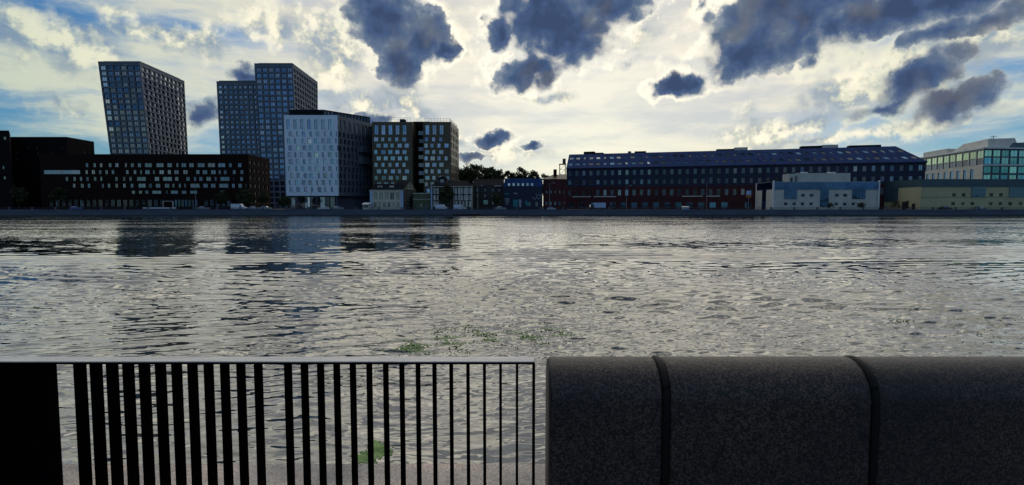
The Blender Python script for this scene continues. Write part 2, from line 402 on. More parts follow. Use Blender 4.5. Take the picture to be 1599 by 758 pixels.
# far bank ground, one sheet to the horizon
b = MB(); b.box((-4000, QY+.35, -3), (4000, 6000, GZ-.02), M['land']); tag(b.build('ground'), kind='structure')
b = MB()
b.box((-900, QY, -3), (900, QY+.34, GZ), M['quay_stone'])
b.box((-900, QY-.12, GZ), (900, QY+.36, GZ+.22), M['quay_stone'])
b.box((-900, QY-.10, -3), (900, QY-.001, .42), mat('wet_quay_stone', (.018, .024, .03), (.03, .035, .04), .5, .4))
tag(b.build('quay'), kind='structure')
b = MB(); b.face([(-900, QY+.37, GZ+.004), (900, QY+.37, GZ+.004), (900, QY+3.2, GZ+.004), (-900, QY+3.2, GZ+.004)], M['paving'])
b.box((-900, QY+3.2, GZ-.1), (900, QY+3.4, GZ+.012), M['paving']); tag(b.build('pavement'), kind='structure')
b = MB(); b.face([(-900, QY+3.42, GZ-.012), (900, QY+3.42, GZ-.012), (900, QY+13, GZ-.012), (-900, QY+13, GZ-.012)], M['asphalt'])
tag(b.build('road'), kind='structure')
b = MB()
for x in range(-240, 240, 8): b.face([(x, QY+8.1, GZ-.008), (x+3, QY+8.1, GZ-.008), (x+3, QY+8.25, GZ-.008), (x, QY+8.25, GZ-.008)], M['white_trim'])
tag(b.build('road_markings'), kind='structure')
# near bank
b = MB(); b.box((-60, -40, 1.5), (60, 2.02, GZ), M['paving']); tag(b.build('near_pavement'), kind='structure')
b = MB(); b.box((-60, 2.021, -3), (60, 2.61, 2.595), M['granite_light']); tag(b.build('ledge'), kind='structure')

# ================================================================ BUILDINGS
def prism(B, bot, top, wallm, roofm, fac={}):
    n = len(bot)
    for i in range(n):
        j = (i+1) % n; Q = (bot[i], bot[j], top[j], top[i])
        if i in fac:
            for f in (fac[i] if isinstance(fac[i], list) else [fac[i]]): B.facade(Q, **f)
        elif fac.get(i, 1) is not None: B.wall.face(Q, wallm)
    B.wall.face(top, roofm)
def up(p, z): return Vector((p.x, p.y, z))

# ---- leaning tower on the left
def tower_rows(nc, nr, fx, fy, gm, alt=0, bright=None, off=0):
    rows = grid(nc, nr, fx, fy, 0.0, .985, .012)
    out = []
    for r, (a, b_, iv) in enumerate(rows):
        ii = []
        for k, (x0, x1) in enumerate(iv):
            g = bright(r, k) if bright else None
            sh = (off*(x1-x0) if r % 2 else 0)
            x0s, x1s = min(x0+sh, .99), min(x1+sh, .994)
            if r % 2 == 0 and alt: x0s += 0
            ii.append((x0s, x1s, g or gm))
        out.append((a, b_, ii))
    return out
def tower(name, label, fl, fr, br, Y, Yr, ytop, nr, ncf, ncs, gf, gs, fx=.78, brf=None, brs=None, wallm=None, back=None, fy=.74):
    z = ZP(ytop, Y); wallm = wallm or M['tower_grid']
    b0 = PT(fl[1], Y, GZ); b1 = PT(fr[1], Y, GZ); b2 = PT(br[1], Yr, GZ)
    t0 = PT(fl[0], Y, z); t1 = PT(fr[0], Y, z); t2 = PT(br[0], Yr, z)
    b3 = b0+(b2-b1); t3 = t0+(t2-t1)
    B = Building(name, label, 'tower', ((b0.x+b1.x)/2, Y, GZ))
    prism(B, [b0, b1, b2, b3], [t0, t1, t2, t3], wallm, M['tower_dark'], {
        0: dict(rows=tower_rows(ncf, nr, fx, fy, gf, bright=brf), wallm=wallm, glassm=gf, depth=.55, framem=M['frame_dark'], fw=.14),
        1: dict(rows=tower_rows(ncs, nr, .74, fy, gs, bright=brs, off=.18), wallm=wallm, glassm=gs, depth=.7, framem=M['frame_dark'], fw=.16)})
    rm = MB(); c = (t0+t1+t2+t3)/4
    ins = [lerp(p, c, .12) for p in (t0, t1, t2, t3)]
    rm.hexa(ins, [p+Vector((0, 0, 1.6)) for p in ins], M['tower_dark'])
    e = [t0, t1, t2, t3]
    for i in range(4):
        p, q = e[i], e[(i+1) % 4]; d = (q-p).normalized(); nn = Vector((d.y, -d.x, 0))*.06
        rm.hexa([p+nn, q+nn, q-nn*6, p-nn*6], [x+Vector((0, 0, .7)) for x in (p+nn, q+nn, q-nn*6, p-nn*6)], wallm)
    rm.build('roof', B.o)
    B.finish(); return B
tower('residential_tower', 'grey leaning tower with a square window grid, standing alone at the far left', (153, 183.5), (218, 242), (288, 298), 330, 381, 98, 26, 6, 10,
      M['g_tower'], M['g_tower'],
      brf=lambda r, k: M['g_bright'] if (k == 0 and r in (25, 24, 23, 22, 19, 17, 16, 14)) else None,
      brs=lambda r, k: M['g_bright'] if ((r >= 24) or (k >= 8 and random.random() < .85)) else None)
tower('residential_tower', 'tall blue-grey tower rising behind the white panel building', (397, 410), (457, 467), (496, 497.5), 330, 379, 101, 25, 6, 10,
      M['g_towerb'], M['g_bright'], fx=.74, fy=.72, wallm=M['tower_grid'])
tower('residential_tower', 'lower blue-grey tower joined to the left side of the taller twin', (338, 348), (402, 414), (402, 414), 333, 372, 129, 25, 8, 4,
      M['g_towerb'], M['g_towerb'], fx=.66, fy=.60, wallm=M['tower_grid'],
      brf=lambda r, k: M['g_bright'] if (k == 0 and random.random() < .7) else (M['g_curtain'] if random.random() < .25 else None))

# ---- rows given in photograph pixels for a facade parallel to the picture
def rows_px(Y, pxL, pxR, z0, z1, spec):
    out = []
    for pc, h, iv in spec:
        a = (ZP(pc+h/2, Y)-z0)/(z1-z0); c = (ZP(pc-h/2, Y)-z0)/(z1-z0)
        out.append((a, c, [((q[0]-pxL)/(pxR-pxL), (q[1]-pxL)/(pxR-pxL))+tuple(q[2:]) for q in iv]))
    return out

# ---- dark blocks at far left
def rnd_iv(x0, x1, widths, gaps, p=1.0, gm=None):
    iv = []; x = x0+random.uniform(0, 4)
    while True:
        w_ = random.choice(widths)
        if x+w_ > x1: break
        if random.random() < p: iv.append((x, x+w_) if gm is None else (x, x+w_, gm()))
        x += w_+random.choice(gaps)
    return iv
Y = 246; z = ZP(204, Y)
B = Building('dark_block', 'tallest near-black brick block at the left edge, cut by the picture border', 'building', (XP(-30, Y), Y, GZ))
bot = [PT(-80, Y, GZ), PT(21.5, Y, GZ), PT(23, Y+14, GZ), PT(-80, Y+14, GZ)]
sp = [(yy, 5, rnd_iv(-72, 17, [3, 4, 5], [7, 9, 14], .8)) for yy in (216, 232, 247, 262, 278, 293)]
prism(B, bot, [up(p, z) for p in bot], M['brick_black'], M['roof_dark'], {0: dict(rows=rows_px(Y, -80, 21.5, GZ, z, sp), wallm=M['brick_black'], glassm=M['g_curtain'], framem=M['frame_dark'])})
B.finish()
Y = 262; z = ZP(214, Y)
B = Building('dark_block', 'near-black flat-roofed block with scattered small windows, behind the long brick office block', 'building', (XP(66, Y), Y, GZ))
Yr = Y*(322-214)/(322-221.5)
bot = [PT(21, Y, GZ), PT(110, Y, GZ), PT(152, Yr, GZ), PT(23, Yr, GZ)]
def dimw(): return random.choice([M['g_dim'], M['g_dim'], M['g_curtain']])
sp = [(yy, 4.5, rnd_iv(26, 106, [2.5, 3.5, 4], [6, 9, 12, 16], .7, dimw)) for yy in (230.5, 239.5, 249, 258, 266.5, 279)]
sp2 = [(.80, .84, [(.62, .70)]), (.66, .7, [(.2, .3), (.5, .6)])]
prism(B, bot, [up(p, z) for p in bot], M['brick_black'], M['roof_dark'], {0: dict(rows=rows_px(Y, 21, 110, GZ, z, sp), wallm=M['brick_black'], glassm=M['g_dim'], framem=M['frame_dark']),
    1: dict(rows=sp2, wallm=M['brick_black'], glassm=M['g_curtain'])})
B.finish()

# ---- long dark brick office block
Y = 240; z = ZP(241, Y); L, Rr = 66, 390
B = Building('office_block', 'long low dark-brick office block with five rows of irregular pale windows', 'building', (XP(228, Y), Y, GZ))
Yr = Y*(322-241)/(322-248.5)
bot = [PT(L, Y, GZ), PT(Rr, Y, GZ), PT(423, Yr, GZ), PT(L+4, Yr, GZ)]
sp = []
for i, yy in enumerate((258.1, 269, 279.6, 290.2, 300.4)):
    iv = []
    if i == 1: iv.append((70, 128, M['g_curtain']))
    x0 = {0: 133, 1: 133, 2: 103, 3: 106, 4: 205}[i]+random.uniform(0, 4)
    while x0 < 384:
        right = x0 > 212
        w_ = random.choice([1.5, 4, 6, 8, 8, 12, 15] if right else [1.2, 4, 5, 5, 6]) if x0 < 350 else random.choice([2, 5, 6])
        if x0+w_ > 387: break
        if not (i == 4 and x0 > 300 and random.random() < .6): iv.append((x0, x0+w_))
        x0 += w_+(random.choice([4, 5, 6]) if right and x0 < 350 else random.choice([5, 7, 9]))
    sp.append((yy, 6.6 if i < 4 else 5.2, iv))
sp.append((317.5, 11, [(76+i*9.6, 76+i*9.6+7.6, M['g_hole']) for i in range(19)]+[(272+i*5.3, 272+i*5.3+4.6, M['g_dim'] if i % 3 else M['g_navy']) for i in range(7)]+[(318+i*9, 325+i*9, M['g_hole']) for i in range(7)]))
sp.sort(key=lambda q: -q[0])
prism(B, bot, [up(p, z) for p in bot], M['brick_dark'], M['roof_dark'], {0: dict(rows=rows_px(Y, L, Rr, GZ, z, sp), wallm=M['brick_dark'], glassm=M['g_curtain'], framem=M['frame_dark'], fw=.10, depth=.35, mull=1),
    1: dict(rows=grid(5, 6, .4, .45, .08, .93), wallm=M['brick_dark'], glassm=M['g_dim'], framem=M['frame_dark'])})
B.finish()

# ---- white panel building
Y = 250; z = ZP(180, Y); zb = ZP(306, Y); Yr = 276
B = Building('panel_building', 'pale blue-white panel building with staggered windows raised over a glazed ground floor', 'building', (XP(487, Y), Y, GZ))
bot = [PT(447, Y, zb), PT(529, Y, zb), PT(584, Yr, zb), PT(500, Yr+2, zb)]
top = [PT(443, Y, z), PT(527, Y, z), PT(583, Yr, z), PT(497, Yr+2, z)]
rows = []
ztot = z-zb
def tz(py): return (ZP(py, Y)-zb)/ztot
for i, yy in enumerate([296.5, 285.5, 274.7, 263.8, 253, 242.2, 231.4, 220.5, 209.6]):
    iv = []
    for k in range(8):
        cx = .075+k*.1285+(.0 if i % 2 else .035)+random.uniform(-.012, .012); w_ = random.choice([.04, .066, .072, .072])
        iv.append((cx-w_/2, min(cx+w_/2, .985), random.choice([M['g_white']]*12+[M['g_bright']])))
    rows.append((tz(yy+3.9), tz(yy-3.9), iv))
rows.append((tz(202.5), tz(187), [(.045+k*.13, .045+k*.13+.068) for k in range(7)]))
srows = []
for i, yy in enumerate([296.5, 285.5, 274.7, 263.8, 253, 242.2, 231.4, 220.5, 209.6]):
    srows.append((tz(yy+3.9), tz(yy-3.9), [(.03+k*.108+(.02 if i % 2 else 0), .03+k*.108+.05+(.02 if i % 2 else 0), M['g_dim']) for k in range(9)]))
srows.append((tz(202.5), tz(187), [(.02+k*.12, .02+k*.12+.065, M['g_bright']) for k in range(8)]))
prism(B, bot, top, M['grey_side'], M['roof_dark'], {0: dict(rows=rows, wallm=M['white_panel'], glassm=M['g_white'], depth=.45, framem=M['frame_grey'], fw=.08),
    1: dict(rows=srows, wallm=M['grey_side'], glassm=M['g_dim'], depth=.5, framem=M['frame_dark'])})
B.wall.face([bot[3], bot[2], bot[1], bot[0]], M['grey_side'])
# slanted reveal fins beside each window of the front
for t0_, t1_, iv in rows:
    for q in iv:
        s0, s1 = q[0], q[1]; P_ = lambda a, t: lerp(lerp(bot[0], bot[1], a), lerp(top[0], top[1], a), t)
        a, c = P_(s1+.004, t0_), P_(s1+.004, t1_); e = P_(s1+.035, t0_); g = P_(s1+.035, t1_); o = Vector((0, -.28, 0))
        if s1+.035 < .99: B.wall.face([a+o, e-Vector((0, .004, 0)), g-Vector((0, .004, 0)), c+o], M['white_panel']); B.wall.face([a, a+o, c+o, c], M['grey_side']); B.wall.face([c+o, g, c], M['white_panel']); B.wall.face([a+o, a, e], M['white_panel'])
B.finish()
p = MB(); gb = [PT(452, Y+2.5, GZ), PT(524, Y+2.5, GZ), PT(578, Yr-1, GZ), PT(500, Yr-1, GZ)]
G = MB(); G.hexa(gb, [up(q, zb-.01) for q in gb], M['grey_side']); g_o = G.build('ground_floor', B.o)
for k in range(9):
    x0 = 454+k*7.7; q = MB(); yb = Y+2.44
    q.face([PT(x0, yb, GZ+.3), PT(x0+6.8, yb, GZ+.3), PT(x0+6.8, yb, zb-.6), PT(x0, yb, zb-.6)], M['g_old'] if k % 3 else M['g_bright']); q.build('shop_window', g_o)
for k in range(6):
    q = MB(); c = PT(449+k*15.4, Y+.5, GZ); q.tube([c, up(c, zb)], .25, M['grey_side'], 8); q.build('column', B.o)
ph = [PT(452, Y+3, z+.01), PT(506, Y+3, z+.01), PT(578, Yr-2, z+.01), PT(500, Yr-2, z+.01)]
q = MB(); q.hexa(ph, [v+Vector((0, 0, 2.9)) for v in ph], M['roof_dark'])
for k in range(14):
    a = lerp(ph[1], ph[2], k/14); c = lerp(ph[1], ph[2], (k+.6)/14); d = Vector((.04, -.04, 0))
    q.face([a+d+Vector((0, 0, .5)), c+d+Vector((0, 0, .5)), c+d+Vector((0, 0, 2.3)), a+d+Vector((0, 0, 2.3))], M['g_dim'])
q.build('penthouse', B.o)
for zz, ln in ((ZP(238, 265), 3.0), (ZP(256, 265), 3.4)):
    a = lerp(bot[1], bot[2], .55); c = lerp(bot[1], bot[2], .98); a = up(a, 0); c = up(c, 0); d = Vector((2.2, -.4, 0)); e = Vector((.03, 0, 0))
    fp = [a+e, a+d, c+d, c+e]; q = MB(); q.hexa([up(v, zz) for v in fp], [up(v, zz+ln) for v in fp], M['grey_side']); q.build('projecting_bay', B.o)

# ---- bronze building with a recess
Y = 262; z = ZP(190.5, Y); Yr = 287
B = Building('bronze_building', 'bronze panelled building with blue windows and a dark recess in its middle', 'building', (XP(650, Y), Y, GZ))
xs = [(583, Y), (645, Y), (645, Y+9), (662, Y+9), (662, Y), (705, Y), (717, Yr), (585, Yr)]
bot = [PT(a, c, GZ) for a, c in xs]; bot[2].x = bot[1].x; bot[3].x = bot[4].x; top = [up(p_, z) for p_ in bot]
def brow(x0, x1, n, off):
    out = []
    for i, yy in enumerate((217.8, 227.5, 237.6, 247.5, 257.6, 267.8, 278, 288, 298)):
        iv = []
        for k in range(n):
            c = x0+k*10.9+(off if i % 2 else 0); c2 = c+random.choice([5, 6.6, 6.8]); c = max(c, x0-1)
            if c2 < x1: iv.append((c, c2))
        out.append((yy, 6.6, iv))
    out.append((203, 15, [(x0+k*10.9+1, x0+k*10.9+7, ) for k in range(n) if x0+k*10.9+7 < x1]))
    return sorted(out, key=lambda q: -q[0])
wm_ = M['brown_panel']
prism(B, bot, top, wm_, M['roof_dark'], {
    0: dict(rows=rows_px(Y, 583, 645, GZ, z, brow(585.5, 644, 6, 3.6)), wallm=wm_, glassm=M['g_brown'], framem=M['frame_dark'], fw=.07),
    2: dict(rows=grid(1, 9, .5, .5, .1, .95), wallm=M['brick_dark'], glassm=M['g_dim']),
    4: dict(rows=rows_px(Y, 662, 705, GZ, z, brow(664.5, 704, 4, -2.6)), wallm=wm_, glassm=M['g_brown'], framem=M['frame_dark'], fw=.07),
    5: dict(rows=[(r[0], r[1], [(i*.2+.04, i*.2+.14) for i in range(5)]) for r in grid(5, 10, .6, .7, .1, .96)], wallm=wm_, glassm=M['g_bright'], framem=M['frame_dark'])})
B.finish()
q = MB()
def rail_run(q, pts, h=2.0, r=.05, step=1.4):
    for a, c in zip(pts, pts[1:]):
        n = max(1, int((c-a).length/step))
        for k in range(n+1):
            p_ = lerp(a, c, k/n); q.tube([p_, p_+Vector((0, 0, h))], r, M['frame_grey'], 5)
        q.tube([a+Vector((0, 0, h)), c+Vector((0, 0, h))], r, M['frame_grey'], 5); q.tube([a+Vector((0, 0, h*.5)), c+Vector((0, 0, h*.5))], r*.7, M['frame_grey'], 5)
i3 = Vector((0, .6, 0))
rail_run(q, [PT(592, Y+.6, z), PT(641, Y+.6, z)]); rail_run(q, [PT(664, Y+.6, z), PT(702, Y+.6, z), PT(714, Yr-1, z)], 1.7)
q.build('roof_railing', B.o)
q = MB(); q.box((XP(622, Y), Y+6, z), (XP(630, Y), Y+10, z+2.2), M['roof_dark']); q.box((XP(640, Y), Y+10, z), (XP(668, Y), Y+16, z+1.6), M['brick_dark']); q.build('roof_plant_room', B.o)

# ---- old house with white window frames
def win_grid_px(x0, x1, n, frac): 
    w_ = (x1-x0)/n; return [(x0+w_*(k+.5-frac/2), x0+w_*(k+.5+frac/2)) for k in range(n)]
Y = 234; z = ZP(298, Y); Yr = 250
B = Building('old_house', 'small old house with cream window frames, pale blue corner strips and a dark mansard roof', 'house', (XP(604, Y), Y, GZ))
bot = [PT(578, Y, GZ), PT(630, Y, GZ), PT(650, Yr, GZ), PT(596, Yr, GZ)]; top = [up(p_, z) for p_ in bot]
prism(B, bot, top, M['stucco_dark'], M['roof_dark'], {
    0: dict(rows=rows_px(Y, 578, 630, GZ, z, [(320.5, 8, win_grid_px(582.5, 625.5, 6, .62)), (306.5, 12, win_grid_px(582.5, 625.5, 5, .7))]), wallm=M['cream'], glassm=M['g_old'], framem=M['white_trim'], fw=.09, depth=.22),
    1: dict(rows=[(.08, .30, [(.12+k*.22, .12+k*.22+.12) for k in range(4)]), (.48, .86, [(.12+k*.22, .12+k*.22+.12) for k in range(4)])], wallm=M['stucco_dark'], glassm=M['g_old'], framem=M['white_trim'], fw=.12, depth=.2)})
B.finish()
for x0 in (578, 626):
    q = MB(); q.box((XP(x0, Y), Y-.12, GZ), (XP(x0+4, Y), Y-.004, z), M['pale_blue']); q.build('pilaster', B.o)
q = MB(); q.box((XP(577.5, Y), Y-.25, z+.002), (XP(630.5, Y), Y+.2, z+.3), M['cream']); q.box((XP(582.4, Y), Y-.1, ZP(313.6, Y)), (XP(625.6, Y), Y-.005, ZP(315, Y)), M['cream']); q.build('cornice', B.o)
zr = ZP(287, Y); c0 = [p_+Vector((0, 0, .31)) for p_ in top]
ins = [c0[0]+Vector((1.2, 2.5, 0)), c0[1]+Vector((-1.0, 2.5, 0)), c0[2]+Vector((-1.5, -2, 0)), c0[3]+Vector((1.2, -2, 0))]
q = MB(); q.hexa(c0, [up(v, zr) for v in ins], M['roof_dark']); r_o = q.build('roof', B.o)
for x0 in (593, 611.5):
    q = MB(); xa, xb = XP(x0-3.5, Y), XP(x0+3.5, Y); q.box((xa, Y+.9, z+.6), (xb, Y+2.6, z+2.2), M['cream'])
    q.hexa([(xa-.15, Y+.8, z+2.21), (xb+.15, Y+.8, z+2.21), (xb+.15, Y+2.7, z+2.21), (xa-.15, Y+2.7, z+2.21)], [((xa+xb)/2-.05, Y+.8, z+2.9), ((xa+xb)/2+.05, Y+.8, z+2.9), ((xa+xb)/2+.05, Y+2.7, z+2.9), ((xa+xb)/2-.05, Y+2.7, z+2.9)], M['roof_dark'])
    q.face([(xa+.3, Y+.88, z+.9), (xb-.3, Y+.88, z+.9), (xb-.3, Y+.88, z+1.9), (xa+.3, Y+.88, z+1.9)], M['g_old']); q.build('dormer', B.o)
q = MB(); a, c = top[1]+Vector((.15, 0, .32)), top[2]+Vector((.15, 0, .32)); pk = (a+c)/2+Vector((0, 0, 4.2)); bk = Vector((-5, 0, 0))
for A_, B_ in ((a, pk), (pk, c)): q.face([A_, B_, B_+bk, A_+bk], M['roof_dark'])
q.face([a, c, pk], M['green_wall'])
for s0 in (.34, .54):
    e = lerp(a, c, s0)+Vector((.06, 0, .7)); f_ = lerp(a, c, s0+.12)+Vector((.06, 0, .7)); hh = Vector((0, 0, 1.6))
    q.face([e, f_, f_+hh, e+hh], M['white_trim']); m_ = Vector((.03, 0, 0)); q.face([lerp(e, f_, .2)+m_+hh*.1, lerp(e, f_, .8)+m_+hh*.1, lerp(e, f_, .8)+m_+hh*.9, lerp(e, f_, .2)+m_+hh*.9], M['g_old'])
q.build('gable', B.o)

# ---- low green building
Y = 240; z = ZP(303, Y)
B = Building('low_annex', 'low dull green wall-fronted building between the two old houses', 'building', (XP(660, Y), Y, GZ))
bot = [PT(645, Y, GZ), PT(674, Y, GZ), PT(674, Y+8, GZ), PT(645, Y+8, GZ)]
prism(B, bot, [up(p_, z) for p_ in bot], M['green_wall'], M['roof_dark'], {0: dict(rows=[(.1, .38, [(.12, .2), (.36, .5), (.66, .8)])], wallm=M['green_wall'], glassm=M['g_dim'], framem=M['frame_dark'])})
q = MB(); q.box((XP(645, Y), Y-.2, z+.002), (XP(674, Y), Y+.3, z+.35), M['light_wall']); q.build('cornice', B.o); q = MB(); q.box((XP(645, Y), Y-.1, ZP(312, Y)), (XP(674, Y), Y-.004, ZP(311, Y)), M['light_wall']); q.build('string_course', B.o)
B.finish()

# ---- second old house
Y = 235; z = ZP(292, Y); Yr = 247
B = Building('old_house', 'wide old house with dark gabled roof, one dormer and rows of white framed windows', 'house', (XP(705, Y), Y, GZ))
bot = [PT(673, Y, GZ), PT(738, Y, GZ), PT(740, Yr, GZ), PT(676, Yr, GZ)]
prism(B, bot, [up(p_, z) for p_ in bot], M['stucco_dark'], M['roof_dark'], {0: dict(rows=rows_px(Y, 673, 738, GZ, z, [
    (319, 9, [(677, 680.5), (682, 685)]+win_grid_px(710, 737, 5, .6)), (309, 7.5, [(677, 680.5), (682, 685)]+win_grid_px(710, 737, 6, .62)), (298.6, 9, [(677, 680.5), (682, 685)]+win_grid_px(710, 737, 6, .62))]), wallm=M['stucco_dark'], glassm=M['g_old'], framem=M['white_trim'], fw=.16, depth=.12)})
B.finish()
q = MB(); q.box((XP(673, Y), Y-.12, GZ), (XP(675.2, Y), Y-.004, z), M['pale_blue']); q.build('pilaster', B.o)
for x0 in (709, 718.5, 728, 737):
    q = MB(); q.box((XP(x0-.6, Y), Y-.1, GZ), (XP(x0+.6, Y), Y-.004, z-.01), M['light_wall']); q.build('pilaster', B.o)
q = MB(); q.box((XP(672.5, Y), Y-.2, z+.002), (XP(738.5, Y), Y+.2, z+.25), M['light_wall']); q.build('cornice', B.o)
z2 = z+.26; q = MB(); xa, xb = XP(672, Y), XP(739, Y); zr = ZP(281.5, Y)
q.hexa([(xa, Y-.2, z2), (xb, Y-.2, z2), (xb, Yr, z2), (xa, Yr, z2)], [(xa+2.5, Y+5.5, zr), (xb-3, Y+5.5, zr), (xb-3, Y+6.5, zr), (xa+2.5, Y+6.5, zr)], M['roof_dark']); r_o = q.build('roof', B.o)
q = MB(); xc = XP(690, Y); zt = ZP(275, Y)
q.hexa([(xc-2.2, Y+1.5, z2+.6), (xc+2.2, Y+1.5, z2+.6), (xc+2.2, Y+6, z2+.6), (xc-2.2, Y+6, z2+.6)], [(xc-2.0, Y+1.5, zt-1.3), (xc+2.0, Y+1.5, zt-1.3), (xc+2.0, Y+6, zt-1.3), (xc-2.0, Y+6, zt-1.3)], M['stucco_dark'])
q.hexa([(xc-2.4, Y+1.3, zt-1.29), (xc+2.4, Y+1.3, zt-1.29), (xc+2.4, Y+6, zt-1.29), (xc-2.4, Y+6, zt-1.29)], [(xc-.1, Y+1.3, zt), (xc+.1, Y+1.3, zt), (xc+.1, Y+6, zt), (xc-.1, Y+6, zt)], M['roof_dark'])
q.box((xc-.6, Y+1.4, zt-2.6), (xc+.6, Y+1.49, zt-1.4), M['white_trim']); q.face([(xc-.35, Y+1.39, zt-2.4), (xc+.35, Y+1.39, zt-2.4), (xc+.35, Y+1.39, zt-1.55), (xc-.35, Y+1.39, zt-1.55)], M['g_old']); q.build('dormer', B.o)
q = MB(); q.box((XP(731, Y), Y+3, zr-1.5), (XP(733.5, Y), Y+3.8, zr+.6), M['brick_dark']); q.build('chimney', B.o)

# ---- plain dark building
Y = 246; z = ZP(290, Y)
B = Building('dark_house', 'low dark building with a pitched roof standing in front of the tall dark trees', 'building', (XP(762, Y), Y, GZ))
bot = [PT(739, Y, GZ), PT(786, Y, GZ), PT(786, Y+12, GZ), PT(741, Y+12, GZ)]
prism(B, bot, [up(p_, z) for p_ in bot], M['stucco_dark'], M['roof_dark'], {0: dict(rows=rows_px(Y, 739, 786, GZ, z, [(316, 7, [(755, 762, M['g_teal']), (768, 771), (775, 778)]), (306, 5, [(744, 747), (756, 759), (768, 771)]), (297, 4.5, [(744, 747), (756, 759), (768, 771), (778, 781)])]), wallm=M['stucco_dark'], glassm=M['g_dim'], framem=M['frame_grey'])})
B.finish(); q = MB(); e = [PT(738, Y-.3, z+.01), PT(787, Y-.3, z+.01), PT(787, Y+12, z+.01), PT(738, Y+12, z+.01)]
rz = z+3; q.hexa(e, [e[0]+Vector((.1, 6, 3)), e[1]+Vector((-.1, 6, 3)), e[1]+Vector((-.1, 6.5, 3)), e[0]+Vector((.1, 6.5, 3))], M['roof_dark']); q.build('roof', B.o)
q = MB(); q.box((XP(772, Y), Y-1.4, ZP(291.5, Y)), (XP(783, Y), Y-.31, ZP(290, Y)), M['light_wall']); q.build('canopy', B.o)

# ---- blue roofed building with a mural
Y = 237; z = ZP(292, Y)
B = Building('mural_building', 'low building with a blue mansard roof and teal mural shapes on its dark wall', 'building', (XP(816, Y), Y, GZ))
bot = [PT(786, Y, GZ), PT(847, Y, GZ), PT(847, Y+14, GZ), PT(786, Y+14, GZ)]
prism(B, bot, [up(p_, z) for p_ in bot], M['navy_wall'], M['roof_blue'], {0: dict(rows=rows_px(Y, 786, 847, GZ, z, [(319, 7, [(824, 829), (836, 840)])]), wallm=M['navy_wall'], glassm=M['g_dim'], framem=M['frame_grey'])})
B.finish(); zt = ZP(278.5, Y)
q = MB(); q.hexa([PT(785.5, Y-.1, z+.01), PT(847.5, Y-.1, z+.01), PT(847, Y+14, z+.01), PT(786, Y+14, z+.01)], [PT(789, Y+1.8, zt), PT(846.5, Y+1.8, zt), PT(846.5, Y+12, zt), PT(789, Y+12, zt)], M['roof_blue']); ro = q.build('roof', B.o)
for k in range(6):
    x0 = 793+k*7.2; q = MB(); q.box((XP(x0, Y), Y-.45, z+.35), (XP(x0+3.6, Y), Y+.6, z+1.5), M['white_trim']); q.face([(XP(x0+.5, Y), Y-.46, z+.5), (XP(x0+3.1, Y), Y-.46, z+.5), (XP(x0+3.1, Y), Y-.46, z+1.35), (XP(x0+.5, Y), Y-.46, z+1.35)], M['g_bright']); q.build('roof_window', ro)
teal = mat('teal_mural_paint', (.03, .22, .25), (.02, .14, .18), .8, .8); wht = mat('pale_mural_paint', (.34, .38, .44), (.22, .27, .32), .8, .8)
def poly(pts, m, q=None):
    n_ = q is None; q = q or MB(); q.face([PT(a, Y-.02, ZP(c, Y)) for a, c in pts], m)
    if n_: q.build('mural_shape', B.o)
poly([(801, 323), (809, 323), (809, 312), (801, 312)], teal); poly([(788, 304), (795, 304), (794, 302), (788, 302)], teal); poly([(811, 324), (814, 324), (814, 313), (812, 311), (810, 313)], wht)
poly([(819, 316), (823, 322), (828, 322), (824, 317), (822, 312)], teal); poly([(802, 303), (808, 303), (808, 301.5), (802, 301.5)], wht)
for x0, y0 in ((832, 308), (836, 303)):
    zz_ = MB()
    for k in range(4):
        a = x0+k*3; ya = y0+(3 if k % 2 else 0); yb_ = y0+(0 if k % 2 else 3); poly([(a, ya+.9), (a+3, yb_+.9), (a+3, yb_-.3), (a, ya-.3)], wht, zz_)
    zz_.build('mural_shape', B.o)
for k in range(5): poly([(788+k*.4, 311+k*2.2), (796-k*.6, 311+k*2.2), (796-k*.6, 310+k*2.2), (788+k*.4, 310+k*2.2)], wht)

# ---- low dark red building, chimney, steel frame tower
Y = 241; z = ZP(280, Y)
B = Building('brick_house', 'low dark red building with a light sloping roof end, left of the long blue-roofed block', 'building', (XP(865, Y), Y, GZ))
bot = [PT(848, Y, GZ), PT(885, Y, GZ), PT(885, Y+12, GZ), PT(848, Y+12, GZ)]
prism(B, bot, [up(p_, z) for p_ in bot], M['red_wall'], M['roof_dark'], {0: dict(rows=rows_px(Y, 848, 885, GZ, z, [(300, 5, win_grid_px(850, 884, 5, .4)), (318, 6, win_grid_px(850, 884, 5, .5))]), wallm=M['red_wall'], glassm=M['g_dim'], framem=M['frame_dark'])})
B.finish(); q = MB(); zt = ZP(272, Y)
q.hexa([PT(846, Y-.2, z+.01), PT(885, Y-.2, z+.01), PT(885, Y+12, z+.01), PT(846, Y+12, z+.01)], [PT(864, Y+5, zt), PT(885, Y+5, zt), PT(885, Y+6, zt), PT(864, Y+6, zt)], M['brown_panel']); ro = q.build('roof', B.o)
q = MB(); q.box((XP(865, Y), Y+3, zt-1.5), (XP(870, Y), Y+4.4, ZP(264, Y)), M['brick_dark']); q.build('chimney', ro)
Y = 268; t = thing('lattice_tower', 'thin open steel frame tower beside the left end of the blue-roofed block', 'tower', (XP(879, Y), Y, GZ))
q = MB(); xa, xb = XP(874, Y), XP(883, Y)
for x_, y_ in ((xa, Y), (xb, Y), (xb, Y+3), (xa, Y+3)): q.tube([(x_, y_, GZ), (x_, y_, ZP(257, Y))], .12, M['frame_dark'], 6)
for k in range(9):
    za = GZ+k*2.4; zb_ = za+2.4
    if zb_ < ZP(257, Y): q.tube([(xa, Y, za), (xb, Y, zb_)], .08, M['frame_dark'], 5); q.tube([(xa, Y, zb_), (xb, Y, zb_)], .08, M['frame_dark'], 5)
